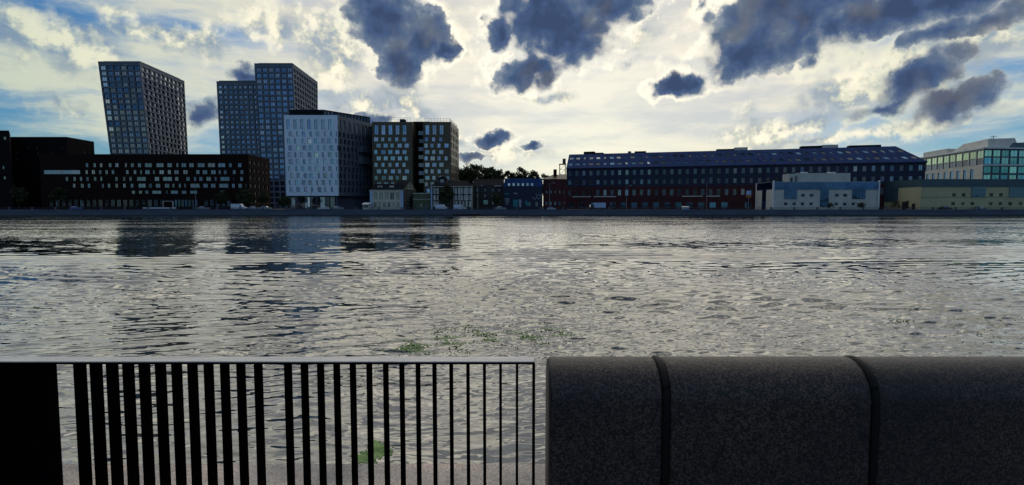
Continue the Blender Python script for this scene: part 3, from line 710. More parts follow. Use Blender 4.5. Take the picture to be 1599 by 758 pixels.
q.build('frame', t); q = MB(); q.box((xa-.3, Y-.3, ZP(257, Y)), (xb+.3, Y+3.3, ZP(256, Y)), M['frame_dark']); q.box((xb-1.4, Y, ZP(256, Y)), (xb, Y+2, ZP(248, Y)), M['frame_dark']); q.build('platform', t)

# ---- long blue-roofed dark red block
b0 = Vector((XP(884, 285), 285, GZ)); b1 = Vector((XP(1442, 242), 242, GZ)); d = (b1-b0).normalized(); nb = Vector((-d.y, d.x, 0)); ze = 23.1; zs = 13.6
B = Building('long_block', 'very long dark red building under a continuous blue roof with two rows of skylights', 'building', (100, 262, GZ))
fp = [b0, b1, b1+nb*32, b0+nb*32]
def lrow(t0, t1, n, f0, gm, p=1): 
    w_ = 1/n; return (t0, t1, [(w_*(k+.5-f0/2), w_*(k+.5+f0/2), gm(k/n)) for k in range(n) if random.random() < p])
n = 44
dg = lambda s: random.choice([M['g_dim'], M['g_dim'], M['g_curtain']]) if (.03 < s < .26 or s > .80) else random.choice([M['g_dim'], M['g_hole'], M['g_hole'], M['g_hole']])
H1 = zs-GZ; H2 = ze-zs
low = [lrow(.06, .30, 30, .55, lambda s: M['g_navy'], .8), lrow(.60, .86, n, .45, dg)]
upp = [lrow(.12, .36, n, .42, dg), lrow(.60, .86, n, .42, dg)]
prism(B, fp, [up(v, zs) for v in fp], M['red_wall'], M['roof_dark'], {0: dict(rows=low, wallm=M['red_wall'], glassm=M['g_dim'], framem=M['frame_grey'], fw=.12)})
fp2 = [up(v, zs+.001) for v in fp]
prism(B, fp2, [up(v, ze) for v in fp], M['navy_wall'], M['roof_dark'], {0: dict(rows=upp, wallm=M['navy_wall'], glassm=M['g_dim'], framem=M['frame_grey'], fw=.12)})
ev = [up(b0-nb*.6, ze+.01), up(b1-nb*.6+d*.6, ze+.01), up(b1+nb*32+d*.6, ze+.01), up(b0+nb*32, ze+.01)]
rg = [up(b0+nb*8, 30.9), up(b1+nb*8-d*9, 30.9), up(b1+nb*24-d*9, 30.9), up(b0+nb*24, 30.9)]
rb = Building.__new__(Building); rb.o = B.o; rb.wall = MB(); rb.wins = []
def skyr(t0, t1):
    iv = []
    for k in range(44):
        c = (k+.5)/44; w_ = .0035 if k % 3 == 2 else .0065
        iv.append((c-w_, c+w_, random.choice([M['g_curtain'], M['g_hole'], M['g_navy']]) if c < .2 else random.choice([M['g_hole'], M['g_hole'], M['g_hole'], M['g_navy'], M['g_curtain'] if w_ < .005 else M['g_navy']])))
    return (t0, t1, iv)
prism(rb, ev, rg, M['roof_blue'], M['roof_dark'], {0: dict(rows=[skyr(.2, .36), skyr(.62, .78)], wallm=M['roof_blue'], glassm=M['g_navy'], depth=.15, framem=M['frame_dark'], fw=.08)})
rb.wall.hexa([v-Vector((0, 0, .35)) for v in ev], [v-Vector((0, 0, .004)) for v in ev], M['navy_wall'])
ro = rb.wall.build('roof', B.o)
for i, qw in enumerate(rb.wins):
    mb = MB(); rb.win(mb, qw); mb.build('skylight', ro)
def ridge_pt(px):                                     # point on the front ridge edge under picture column px
    best = min((abs((rg[0]+(rg[1]-rg[0])*t_).x-XP(px, (rg[0]+(rg[1]-rg[0])*t_).y, 30.9)), t_) for t_ in [i/400 for i in range(401)])
    return rg[0]+(rg[1]-rg[0])*best[1]
for x0, x1, h, m_ in ((911, 928, 1.4, 'brick_dark'), (928, 941, .7, 'brick_dark'), (980, 985, 1.0, 'frame_dark'), (991, 1008, .9, 'brick_dark'), (1119, 1148, .9, 'roof_dark'), (1148, 1168, 1.5, 'light_wall'), (1252, 1285, 1.3, 'roof_dark'), (1285, 1311, 1.6, 'light_wall'), (1327, 1378, 1.0, 'brick_dark')):
    a, c = ridge_pt(x0), ridge_pt(x1); o = nb*1.5; q = MB()
    fpq = [a+o, c+o, c+o+nb*4, a+o+nb*4]; q.hexa([v+Vector((0, 0, .003)) for v in fpq], [v+Vector((0, 0, h)) for v in fpq], M[m_]); q.build('roof_plant_room', ro)
B.finish()
for s0, s1 in ((.02, .08), (.09, .16), (.36, .42), (.43, .47)):
    q = MB(); a = lerp(b0, b1, s0)-nb*.25; c = lerp(b0, b1, s1)-nb*.25; fpq = [a, c, c+nb*.22, a+nb*.22]
    q.hexa([up(v, 8.3) for v in fpq], [up(v, 8.75) for v in fpq], M['light_wall']); q.build('canopy', B.o)

# ---- light grey modern building with navy glass bays
def addpx(q, x0, x1, y0, y1, Y, proud, thick, m):
    q.box((XP(x0, Y), Y-proud, ZP(y1, Y)), (XP(x1, Y), Y-proud+thick, ZP(y0, Y)), m)
Y = 229; z = ZP(284, Y); Yr = 248
B = Building('modern_building', 'light grey two-storey building with navy glass bays, small square windows and a boxy penthouse', 'building', (XP(1290, Y), Y, GZ))
bot = [PT(1206, Y, GZ), PT(1372, Y, GZ), PT(1372, Yr, GZ), PT(1180, Yr, GZ)]; bot[2].x = bot[1].x
rr = [(318.7, 4.4, [(x_, x_+5.4) for x_ in (1224, 1237, 1250, 1263.5, 1302.5, 1316, 1329.5, 1343)]), (305.3, 4.6, [(x_, x_+6) for x_ in (1250, 1263.5, 1303, 1316)])]
prism(B, bot, [up(v, z) for v in bot], M['light_wall'], M['roof_dark'], {0: dict(rows=rows_px(Y, 1206, 1372, GZ, z, rr), wallm=M['light_wall'], glassm=M['g_hole'], framem=M['frame_dark'], depth=.3)})
B.finish()
for x0, x1, y0, y1 in ((1224, 1243.5, 296.2, 311), (1280, 1293, 296.2, 323), (1330, 1350, 296.2, 311)):
    q = MB(); addpx(q, x0, x1, y0, y1, Y, .25, .245, M['g_navy'])
    for k in range(1, 4): xx = x0+(x1-x0)*k/4; addpx(q, xx-.15, xx+.15, y0, y1, Y, .3, .05, M['frame_dark'])
    q.build('glass_bay', B.o)
q = MB(); addpx(q, 1207, 1371, 284.5, 296, Y, .3, .295, M['g_navy'])
for k in range(1, 40): xx = 1207+164*k/40; addpx(q, xx-.1, xx+.1, 284.5, 296, Y, .34, .04, M['frame_dark'])
q.build('glass_band', B.o)
for xx in (1205.3, 1369.5): 
    q = MB(); addpx(q, xx, xx+2, 282, 326, Y, .5, .45, M['white_trim']); q.build('fin', B.o)
# left flank: recessed dark slot and light edge
a, c = bot[0], bot[3]; q = MB()
for s0, s1, m_, zz in ((.38, .62, 'g_navy', z-.3), (.97, 1.03, 'white_trim', z+.2)):
    e = lerp(a, c, s0); f_ = lerp(a, c, s1); o = Vector((-.06, 0, 0)); q.face([f_+o, e+o, up(e+o, zz), up(f_+o, zz)], M[m_])
e = lerp(a, c, .04)+Vector((-.05, 0, 0)); f_ = lerp(a, c, .96)+Vector((-.05, 0, 0)); zq = ZP(296, Y); q.face([up(f_, zq), up(e, zq), up(e, z-.1), up(f_, z-.1)], M['g_navy']); q.build('side_glazing', B.o)
q = MB(); Y2 = 235; q.hexa([PT(1246, Y2, z), PT(1328, Y2, z), PT(1328, Y2+10, z), PT(1236, Y2+10, z)], [PT(1246, Y2, ZP(270.5, Y2)), PT(1328, Y2, ZP(270.5, Y2)), PT(1328, Y2+10, ZP(270.5, Y2)), PT(1236, Y2+10, ZP(270.5, Y2))], M['light_wall'])
q.box((XP(1255, Y2), Y2+2, ZP(270.5, Y2)), (XP(1263, Y2), Y2+4, ZP(268.5, Y2)), M['white_trim']); q.box((XP(1297, Y2), Y2+2, ZP(270.5, Y2)), (XP(1307, Y2), Y2+4, ZP(268.5, Y2)), M['white_trim']); po = q.build('penthouse', B.o)
q = MB(); q.box((XP(1231, Y2), Y2+.5, z), (XP(1245.5, Y2), Y2+6, ZP(271.5, Y2)), M['light_wall']); q.face([(XP(1233.5, Y2), Y2+.48, z+.1), (XP(1237, Y2), Y2+.48, z+.1), (XP(1237, Y2), Y2+.48, z+2.0), (XP(1233.5, Y2), Y2+.48, z+2.0)], M['frame_dark']); q.box((XP(1241, Y2), Y2+.3, z), (XP(1242.5, Y2), Y2+.49, z+2.6), M['frame_dark']); q.build('stair_head', po)

# ---- yellow building
Y = 222; z = ZP(281, Y); Yr = 250
B = Building('yellow_building', 'long yellow rendered building with dark teal upper band at the right edge', 'building', (XP(1520, Y), Y, GZ))
xr = XP(1680, Y); bot = [PT(1437, Y, GZ), Vector((xr, Y, GZ)), Vector((xr, Yr, GZ)), PT(1372, Yr, GZ)]
rr = [(318.4, 4.8, [(x_, x_+5.8) for x_ in (1485, 1500, 1515, 1543.5, 1558.5, 1574, 1590, 1604, 1619)]), (304.6, 5, [(x_, x_+6) for x_ in (1485.5, 1500.5, 1543.5, 1558.5, 1604, 1619)])]
side = [(.04, .34, [(.50, .505), (.62, .66), (.80, .88)])]
prism(B, bot, [up(v, z) for v in bot], M['yellow_wall'], M['roof_dark'], {0: dict(rows=rows_px(Y, 1437, 1680, GZ, z, rr), wallm=M['yellow_wall'], glassm=M['g_hole'], framem=M['frame_dark'], depth=.3),
    3: dict(rows=[(.05, .30, [(.66, .74, M['frame_dark'])]), (.31, .33, [])]+[], wallm=M['yellow_wall'], glassm=M['frame_dark'], depth=.2)})
B.finish()
zb_ = ZP(292, Y); q = MB(); addpx(q, 1436.5, 1680, 280, 292, Y, .3, .29, M['teal_metal'])
a, c = bot[0]+Vector((-.06, -.3, 0)), bot[3]+Vector((-.06, 0, 0)); q.face([up(c, zb_), up(a, zb_), up(a, ZP(280, Y)), up(c, ZP(280, Y))], M['teal_metal'])
q.face([up(c, ZP(280, Y)), up(a, ZP(280, Y)), up(a+Vector((2, 0, 0)), ZP(280, Y)), up(c+Vector((2, 0, 0)), ZP(280, Y))], M['teal_metal'])
e = lerp(a, c, .52); q.face([up(c, GZ+3.3), up(e, GZ+3.3), up(e, zb_-.01), up(c, zb_-.01)], M['teal_metal']); q.build('upper_band', B.o)
for s0, s1, h in ((.12, .20, 2.6), (.30, .42, 3.4)):
    q = MB(); e = lerp(a, c, s0); f_ = lerp(a, c, s1); q.face([f_, e, up(e, GZ+h), up(f_, GZ+h)], M['frame_dark']); q.build('door', B.o)
for x0, x1 in ((1515, 1537), (1574, 1597), (1634, 1656)):
    q = MB(); addpx(q, x0, x1, 292.1, 308, Y, .2, .195, M['g_navy']); q.build('glass_bay', B.o)
q = MB(); addpx(q, 1437.2, 1679, 307.9, 308.5, Y, .04, .035, M['green_wall']); q.build('string_course', B.o)

# ---- glass and white building at right
Y = 270; z = ZP(232.5, Y); Yl = 327
B = Building('glass_building', 'white framed building with teal glass front and rooftop structures, rising behind the yellow one', 'building', (XP(1530, Y), Y, GZ))
c0 = PT(1531, Y, GZ); l0 = PT(1437, Yl, GZ); l0.x = XP(1437, Yl, z); r0 = Vector((XP(1720, Y), Y+6, GZ)); bk = Vector((l0.x+80, Yl+10, GZ))
bot = [c0, r0, bk, l0]; H = z-GZ
def tzz(py): return (ZP(py, Y)-GZ)/H
front = [(tzz(y1), tzz(y0), [(k*.078+.012, k*.078+.078) for k in range(12)]) for y1, y0 in ((281, 273), (270.5, 260), (256.5, 246), (244.5, 234.5))]
left = [(tzz(281), tzz(263), [(k*.1+.03, k*.1+.08, M['g_navy']) for k in range(9)]), (tzz(257), tzz(247.2), [(k*.1+.006, k*.1+.096, M['g_dim']) for k in range(10)]), (tzz(246.6), tzz(235), [(k*.1+.006, k*.1+.096, M['g_green']) for k in range(10)])]
prism(B, bot, [up(v, z) for v in bot], M['light_wall'], M['roof_dark'], {0: dict(rows=front, wallm=M['teal_metal'], glassm=M['g_teal'], framem=M['frame_dark'], fw=.1, depth=.2),
    3: dict(rows=left, wallm=M['light_wall'], glassm=M['g_green'], framem=M['frame_dark'], fw=.1, depth=.3)})
B.finish()
q = MB(); tp = [up(v, z+.003) for v in bot]; o_ = [Vector((-1, -1, 0)), Vector((0, -1, 0)), Vector((0, 0, 0)), Vector((-1, 0, 0))]; tp = [v+o for v, o in zip(tp, o_)]
q.hexa(tp, [v+Vector((0, 0, .7)) for v in tp], M['white_trim']); q.build('roof_slab', B.o)
q = MB(); zf = ZP(258, Y); q.box((c0.x-.2, Y-.35, zf-.3), (XP(1720, Y), Y-.02, zf+.3), M['white_trim']); q.build('floor_slab', B.o)
zq = z+.71
def rp(s, back): v = lerp(l0, c0, s); return Vector((v.x+back, v.y+back*.2, zq))
q = MB(); q.hexa([rp(0, 2), rp(.42, 2), rp(.42, 14), rp(0, 14)], [rp(0, 2)+Vector((0, 0, 2.8)), rp(.42, 2)+Vector((0, 0, 2.8)), rp(.42, 14)+Vector((0, 0, 2.8)), rp(0, 14)+Vector((0, 0, 2.8))], M['light_wall']); q.build('roof_plant_room', B.o)
q = MB(); q.hexa([rp(.45, 3), rp(.98, 3), rp(.98, 22), rp(.45, 22)], [rp(.62, 4)+Vector((0, 0, 4.0)), rp(.96, 4)+Vector((0, 0, 4.4)), rp(.96, 20)+Vector((0, 0, 5.2)), rp(.6, 20)+Vector((0, 0, 4.8))], M['light_wall']); q.build('roof_plant_room', B.o)
q = MB(); q.hexa([Vector((c0.x+6, Y+4, zq)), Vector((c0.x+60, Y+6, zq)), Vector((c0.x+60, Y+22, zq)), Vector((c0.x+6, Y+20, zq))], [Vector((c0.x+8, Y+5, zq+2.2)), Vector((c0.x+60, Y+7, zq+4.6)), Vector((c0.x+60, Y+20, zq+4.6)), Vector((c0.x+8, Y+19, zq+2.4))], M['teal_metal']); q.build('roof_plant_room', B.o)
q = MB(); zt = zq+4.4; cx_ = XP(1545, Y+8); q.tube([(cx_, Y+8, zt-2), (cx_, Y+8, zt+2.2)], .12, M['frame_dark'], 5); q.tube([(cx_-1.8, Y+8, zt+1.8), (cx_+1.8, Y+8, zt+1.8)], .1, M['frame_dark'], 5); q.tube([(cx_-3.5, Y+8, zt-.5), (cx_, Y+8, zt+1.4)], .1, M['frame_dark'], 5); q.build('mast', B.o)

# ================================================================ TREES AND SHRUBS
def tree_parts(h, cr, seed, nleaf=3600, trunk_f=.3, ls=.42, airy=.5):
    rnd = random.Random(seed); q = MB()
    top = Vector((rnd.uniform(-.4, .4), rnd.uniform(-.4, .4), h*.72))
    q.tube([(0, 0, 0), (top.x*.3, top.y*.3, h*trunk_f), tuple(top)], h*.018, M['bark'], 7, h*.006)
    cl = []
    for k in range(15):
        a = rnd.uniform(0, 6.28); z0 = rnd.uniform(trunk_f*.8, .62)*h; rr = cr*rnd.uniform(.35, .92)
        z1 = min(z0+rnd.uniform(.08, .32)*h, h*.95); e = Vector((math.cos(a)*rr, math.sin(a)*rr, z1)); s0 = Vector((top.x*z0/h, top.y*z0/h, z0))
        q.tube([s0, lerp(s0, e, .5)+Vector((0, 0, .04*h)), e], h*.007, M['bark'], 5, h*.002)
        cl.append((e, cr*rnd.uniform(.22, .42)))
    for k in range(9): cl.append((Vector((rnd.uniform(-.6, .6)*cr, rnd.uniform(-.6, .6)*cr, h*rnd.uniform(.45, .75))), cr*rnd.uniform(.35, .5)))
    for k in range(7): cl.append((Vector((rnd.uniform(-.45, .45)*cr, rnd.uniform(-.45, .45)*cr, h*rnd.uniform(.72, .95))), cr*rnd.uniform(.2, .32)))
    L = MB()
    for k in range(nleaf):
        c, r_ = rnd.choice(cl); v = Vector((rnd.gauss(0, 1), rnd.gauss(0, 1), rnd.gauss(0, .8))); v = v.normalized()*r_*(rnd.random()**airy)*1.15
        p = c+v
        if p.z > h: p.z = h-rnd.random()*.3
        n1 = Vector((rnd.uniform(-1, 1), rnd.uniform(-1, 1), rnd.uniform(-1, 1))).normalized(); n2 = n1.orthogonal().normalized(); s = ls*rnd.uniform(.5, 1.2)
        a, c_ = n1*s, n2*s*.6
        L.face([p-a, p-c_, p+a, p+c_], M['leaf'])
    return q, L
tree_mesh = {}
def tree(label, px, Y, ytop, crpx, seed, group, name='tree', z0=GZ, **kw):
    h = ZP(ytop, Y)-z0; cr = crpx*Y/F
    o = thing(name, label, 'shrub' if name == 'shrub' else 'tree', (XP(px, Y), Y, z0), group)
    q, L = tree_parts(h, cr, seed, **kw)
    t = q.build('trunk'); t.parent = o; c = L.build('crown'); c.parent = o
    return o
g1 = 'tall trees behind the old houses'
tree('tall dark tree nearest the bronze building, leftmost of the tall clump', 724, 302, 258, 17, 1, g1, ls=.55)
tree('tall dark tree second from left in the clump behind the houses', 740, 298, 253, 18, 2, g1, ls=.55)
tree('tall dark round-topped tree in the middle right of the tall clump', 758, 303, 252.5, 17, 3, g1, ls=.55)
tree('tall dark tree at the right end of the tall clump', 774, 300, 258, 15, 4, g1, ls=.55)
g2 = 'lower trees behind the blue mansard roof'
tree('lower tree just left of the blue mansard roof', 797, 300, 267, 12, 5, g2, ls=.5)
tree('round tree behind the middle of the blue mansard roof', 814, 296, 261, 14, 6, g2, ls=.5)
tree('tree behind the right end of the blue mansard roof', 833, 300, 265, 13, 7, g2, ls=.5)
tree('lowest tree above the low dark red building', 853, 296, 268, 12, 8, g2, ls=.5)
g3 = 'street trees along the far embankment'
tree('street tree in front of the near-black block at the far left', 30, 233, 290, 10, 9, g3, nleaf=1300)
tree('street tree before the left end of the long brick office block', 92, 233, 293, 10, 10, g3, nleaf=1300)
tree('street tree left of the white van, before the brick office block', 346, 234, 299, 11, 11, g3, nleaf=1300)
tree('dark street tree right above the white van', 383, 234, 296, 12, 12, g3, nleaf=1500)
tree('street tree by the right corner of the brick office block', 412, 233, 301, 10, 13, g3, nleaf=1300)
tree('low street tree under the left corner of the white panel building', 445, 233, 307, 9, 14, g3, nleaf=1000)
tree('street tree before the middle of the second old house', 697, 232.5, 289, 11, 15, g3, nleaf=1500)
tree('street tree left of the mural wall', 776, 233, 300, 8, 16, g3, nleaf=1000)
g4 = 'shrubs by the right bank buildings'
for px, Y, yt, cr, lb in ((1296, 224, 317, 5, 'small dark shrub before the navy bay of the light grey building'), (1345, 224, 316.5, 6, 'dark shrub by the right end of the light grey building'), (1397, 220, 313.5, 8, 'broad dark shrub left of the yellow building doors')):
    tree(lb, px, Y, yt, cr, int(px), g4, name='shrub', nleaf=700, trunk_f=.15, ls=.22)

# ================================================================ VEHICLES AND STREET FURNITURE
def prof(q, pts, y0, y1, m, inset=0):
    """side profile pts (x, z) extruded across y"""
    n = len(pts); b = len(q.v); k = q.mid(m); cx = sum(p[0] for p in pts)/n; cz = min(p[1] for p in pts)
    for y in (y0, y1): q.v += [(p[0], y, p[1]) for p in pts]
    q.f.append(tuple(b+i for i in range(n))); q.f.append(tuple(b+n+i for i in reversed(range(n)))); q.mi += [k, k]
    for i in range(n): j = (i+1) % n; q.f.append((b+i, b+n+i, b+n+j, b+j)); q.mi.append(k)
def vehicle(kind, name, label, cat, x, y, paint, flip=False, group='vehicles on the far road', s=1.0):
    o = thing(name, label, cat, (x, y, GZ-.008), group)
    def part(nm, q, par=None):
        e = q.build(nm); e.parent = par or o; return e
    if kind == 'car':
        Ln = 4.4; W_ = .88; q = MB()
        prof(q, [(-2.2, .35), (2.18, .33), (2.2, .72), (1.95, .86), (1.1, .96), (-1.75, 1.0), (-2.15, .92)], -W_, W_, paint)
        b0 = [(-1.75, -.82, .99), (1.15, -.82, .955), (1.15, .82, .955), (-1.75, .82, .99)]; t0 = [(-1.15, -.62, 1.46), (.35, -.62, 1.47), (.35, .62, 1.47), (-1.15, .62, 1.46)]
        q.hexa(t0, [(x_*.98, y_*.96, z_+.04) for x_, y_, z_ in t0], paint); part('body', q)
        q = MB(); q.hexa(b0, t0, M['car_glass']); part('window', q)
        for hx in (-2.19, 2.12):
            q = MB(); q.box((hx, -.75, .62), (hx+.09, -.45, .76), M['white_trim']); part('headlight' if hx > 0 else 'tail_light', q)
        wx = (-1.35, 1.35); wr = .32
    elif kind == 'van':
        W_ = 1.0; q = MB()
        prof(q, [(-2.85, .45), (2.75, .42), (2.85, .85), (2.55, 1.15), (1.75, 1.35), (1.05, 2.32), (.7, 2.45), (-2.75, 2.45), (-2.87, 2.3)], -W_, W_, paint); part('body', q)
        q = MB(); q.face([(.55, -W_-.01, 1.4), (1.62, -W_-.01, 1.38), (1.02, -W_-.01, 2.15), (.55, -W_-.01, 2.15)], M['car_glass']); q.face([(.55, W_+.01, 1.4), (.55, W_+.01, 2.15), (1.02, W_+.01, 2.15), (1.62, W_+.01, 1.38)], M['car_glass']); part('window', q)
        q = MB(); q.face([(1.78, -.85, 1.37), (1.78, .85, 1.37), (1.12, .8, 2.27), (1.12, -.8, 2.27)], M['car_glass']); part('windscreen', q)
        q = MB(); q.box((2.78, -.85, .75), (2.87, -.5, .95), M['white_trim']); part('headlight', q)
        wx = (-1.9, 1.85); wr = .36
    elif kind == 'truck':
        q = MB(); prof(q, [(-3.6, .9), (1.6, .9), (1.6, 3.3), (-3.6, 3.3)], -1.15, 1.15, paint); part('cargo_box', q)
        q = MB(); prof(q, [(1.75, .5), (3.5, .5), (3.55, 1.3), (3.25, 2.4), (1.75, 2.45)], -1.0, 1.0, M['black_paint']); part('cab', q)
        q = MB(); q.box((-3.5, -.5, .65), (1.74, .5, .89), M['frame_dark']); part('chassis', q)
        q = MB(); q.face([(2.2, -1.01, 1.45), (3.3, -1.01, 1.45), (3.15, -1.01, 2.2), (2.2, -1.01, 2.2)], M['car_glass']); q.face([(3.53, -.9, 1.4), (3.53, .9, 1.4), (3.29, .85, 2.3), (3.29, -.85, 2.3)], M['car_glass']); part('window', q)
        wx = (-2.2, 2.6); wr = .45; W_ = 1.1
    for xx in wx:
        for yy in (-W_+.02, W_-.22):
            q = MB(); q.tube([(xx, yy-.03, wr), (xx, yy+.2, wr)], wr, M['tyre'], 14); e = part('wheel', q)
            q = MB(); q.tube([(xx, yy-.05, wr), (xx, yy-.031, wr)], wr*.6, M['silver_paint'], 10); part('rim', q, e)
    o.rotation_euler.z = math.pi if flip else 0; o.scale = (s, s, s)
    return o
def vx(px, y): return XP(px, y, 3)
VY = QY+6.4
vehicle('car', 'parked_car', 'bright blue car before the left half of the brick office block', 'car', vx(119, VY), VY, M['blue_paint'])
vehicle('van', 'white_van', 'large pale van before the right end of the brick office block, leftmost van', 'van', vx(373.5, VY), VY, M['white_paint'])
vehicle('car', 'parked_car', 'silver car just right of the leftmost white van', 'car', vx(397, VY+2), VY+2, M['silver_paint'])
vehicle('car', 'parked_car', 'silver car second right of the leftmost van, under the street tree', 'car', vx(415, VY), VY, M['silver_paint'])
vehicle('car', 'parked_car', 'black car in front of the glazed shopfront of the brick block', 'car', vx(318, VY+2), VY+2, M['silver_paint'])['label'] = 'dull silver car right of the glazed shopfront of the brick block'
vehicle('car', 'parked_car', 'pale car under the left part of the white panel building shops', 'car', vx(505, VY), VY, M['white_paint'], True)
vehicle('car', 'parked_car', 'pale car under the right corner of the white panel building', 'car', vx(528, VY), VY, M['silver_paint'])
vehicle('van', 'white_van', 'pale van before the left side of the second old house', 'van', vx(690.5, VY), VY, M['white_paint'], s=.9)
vehicle('van', 'white_van', 'pale van before the right side of the second old house', 'van', vx(718, VY), VY, M['white_paint'], s=.85)
vehicle('car', 'parked_car', 'small pale car just left of the mural wall', 'car', vx(782, VY), VY, M['silver_paint'])
vehicle('car', 'parked_car', 'white car before the low dark red building', 'car', vx(861, VY+2), VY+2, M['white_paint'], s=.8)
vehicle('truck', 'box_truck', 'box truck with light blue cargo box before the long block', 'truck', vx(933, VY), VY, M['pale_blue'], True, s=.88)
vehicle('car', 'parked_car', 'dark car before the yellow building, below its left windows', 'car', vx(1476, VY-2), VY-2, M['black_paint'])
vehicle('car', 'parked_car', 'silver car before the right part of the yellow building', 'car', vx(1530, VY-2), VY-2, M['silver_paint'])

def lamp(label, px, ytop, Y=QY+2.2):
    x = XP(px, Y); z = ZP(ytop, Y); o = thing('street_lamp', label, 'street lamp', (x, Y, GZ), 'street lamps on the far embankment')
    q = MB(); q.tube([(x, Y, GZ), (x, Y, z-.3)], .13, M['frame_grey'], 8, .07); q.build('post', o)
    q = MB(); q.tube([(x, Y, z-.32), (x+.5, Y, z), (x+1.4, Y, z+.05)], .05, M['frame_grey'], 6); q.build('arm', o)
    q = MB(); q.box((x+1.3, Y-.15, z-.05), (x+2.0, Y+.15, z+.08), M['white_trim']); q.build('lamp_head', o)
lamp('street lamp before the brick office block, left of the white van', 306, 292)
lamp('street lamp before the plain dark building, left of the mural wall', 746, 290)
lamp('street lamp before the low dark red building', 858, 286)
lamp('street lamp before the long block, right of the box truck', 978, 290)
lamp('tallest street lamp, before the middle of the long block', 1103, 278)
lamp('street lamp before the white panel building', 487, 296)
# sign
Y = QY+4; x = XP(1168.5, Y); o = thing('billboard', 'small board on a post, pale blue above and orange below', 'sign', (x, Y, GZ)); q = MB(); q.tube([(x, Y+.1, GZ), (x, Y+.1, ZP(300, Y))], .1, M['frame_grey'], 8); q.build('post', o)
q = MB(); q.box((x-.95, Y-.08, ZP(304.6, Y)), (x+.95, Y+.08, ZP(298, Y)), M['pale_blue']); q.build('upper_panel', o)
q = MB(); q.box((x-.95, Y-.08, ZP(308.6, Y)), (x+.95, Y+.08, ZP(304.7, Y)), M['orange']); q.build('lower_panel', o)
# low white platform with frame
Y = QY+3.9; o = thing('flatbed_platform', 'long low white platform with a thin frame at its right end, before the brick block', 'platform', (XP(246, Y), Y, GZ))
q = MB(); q.box((XP(223, Y), Y, GZ+.45), (XP(270, Y), Y+2.2, GZ+1.05), M['white_paint']); q.build('deck', o)
for px in (228, 240, 254, 265):
    q = MB(); q.tube([(XP(px, Y), Y+.05, GZ+.36), (XP(px, Y), Y+.3, GZ+.36)], .36, M['tyre'], 12); q.build('wheel', o)
q = MB(); xa, xb = XP(252.5, Y), XP(268, Y); zt = ZP(314.5, Y)
q.tube([(xa, Y+1, GZ+1.05), (xa, Y+1, zt)], .06, M['white_trim'], 6); q.tube([(xb, Y+1, GZ+1.05), (xb, Y+1, zt)], .12, M['white_trim'], 6); q.tube([(xa, Y+1, zt), (xb, Y+1, zt)], .06, M['white_trim'], 6); q.build('frame', o)
# pale service box on the quay edge
Y = QY+.9; o = thing('service_box', 'pale box with sloped lid at the quay edge before the long block', 'service box', (XP(1071, Y), Y, GZ))
q = MB(); xa, xb = XP(1066, Y), XP(1076, Y); q.hexa([(xa, Y, GZ), (xb, Y, GZ), (xb, Y+1.2, GZ), (xa, Y+1.2, GZ)], [(xa, Y, GZ+1.1), (xb, Y, GZ+1.1), (xb, Y+1.2, GZ+1.35), (xa, Y+1.2, GZ+1.35)], M['pale_blue']); q.build('body', o)
q = MB(); q.hexa([(xa-.1, Y-.1, GZ+1.105), (xb+.1, Y-.1, GZ+1.105), (xb+.1, Y+1.3, GZ+1.37), (xa-.1, Y+1.3, GZ+1.37)], [(xa-.1, Y-.1, GZ+1.2), (xb+.1, Y-.1, GZ+1.2), (xb+.1, Y+1.3, GZ+1.46), (xa-.1, Y+1.3, GZ+1.46)], M['light_wall']); q.build('lid', o)
# small white shop kiosk left of the first old house
Y = QY+15; o = thing('kiosk', 'small white kiosk with striped awning against the left side of the first old house', 'kiosk', (XP(571.5, Y), Y, GZ))
q = MB(); q.box((XP(566.5, Y), Y, GZ), (XP(576.5, Y), Y+2.5, GZ+2.5), M['light_wall']); q.build('body', o)
q = MB(); xa, xb = XP(566, Y), XP(577, Y); q.hexa([(xa, Y-1, GZ+2.2), (xb, Y-1, GZ+2.2), (xb, Y+2.6, GZ+2.9), (xa, Y+2.6, GZ+2.9)], [(xa, Y-1, GZ+2.3), (xb, Y-1, GZ+2.3), (xb, Y+2.6, GZ+3.0), (xa, Y+2.6, GZ+3.0)], M['white_trim']); q.build('awning', o)
q = MB(); q.box((XP(568, Y), Y-.03, GZ+.9), (XP(575, Y), Y-.004, GZ+2.0), M['g_old']); q.build('window', o)
# moored low barge
Y = QY-3.2; o = thing('moored_barge', 'low flat dark barge moored against the far quay wall below the two pale vans', 'barge', (XP(729, Y, 0), Y, 0))
xa, xb = XP(707, Y, 0), XP(751, Y, 0); q = MB()
q.hexa([(xa+1, Y-1.4, -.3), (xb-1, Y-1.4, -.3), (xb-1, Y+1.6, -.3), (xa+1, Y+1.6, -.3)], [(xa, Y-1.6, .75), (xb, Y-1.6, .75), (xb, Y+1.8, .75), (xa, Y+1.8, .75)], M['black_paint']); q.build('hull', o)
q = MB(); q.box((xa+.2, Y-1.4, .751), (xb-.2, Y+1.6, .83), M['frame_dark']); q.build('deck', o)
for k in range(4):
    q = MB(); xx = xa+1.5+k*2.7; q.tube([(xx, Y-1.1, .83), (xx, Y-1.1, 1.1)], .1, M['frame_dark'], 8); q.build('bollard', o)
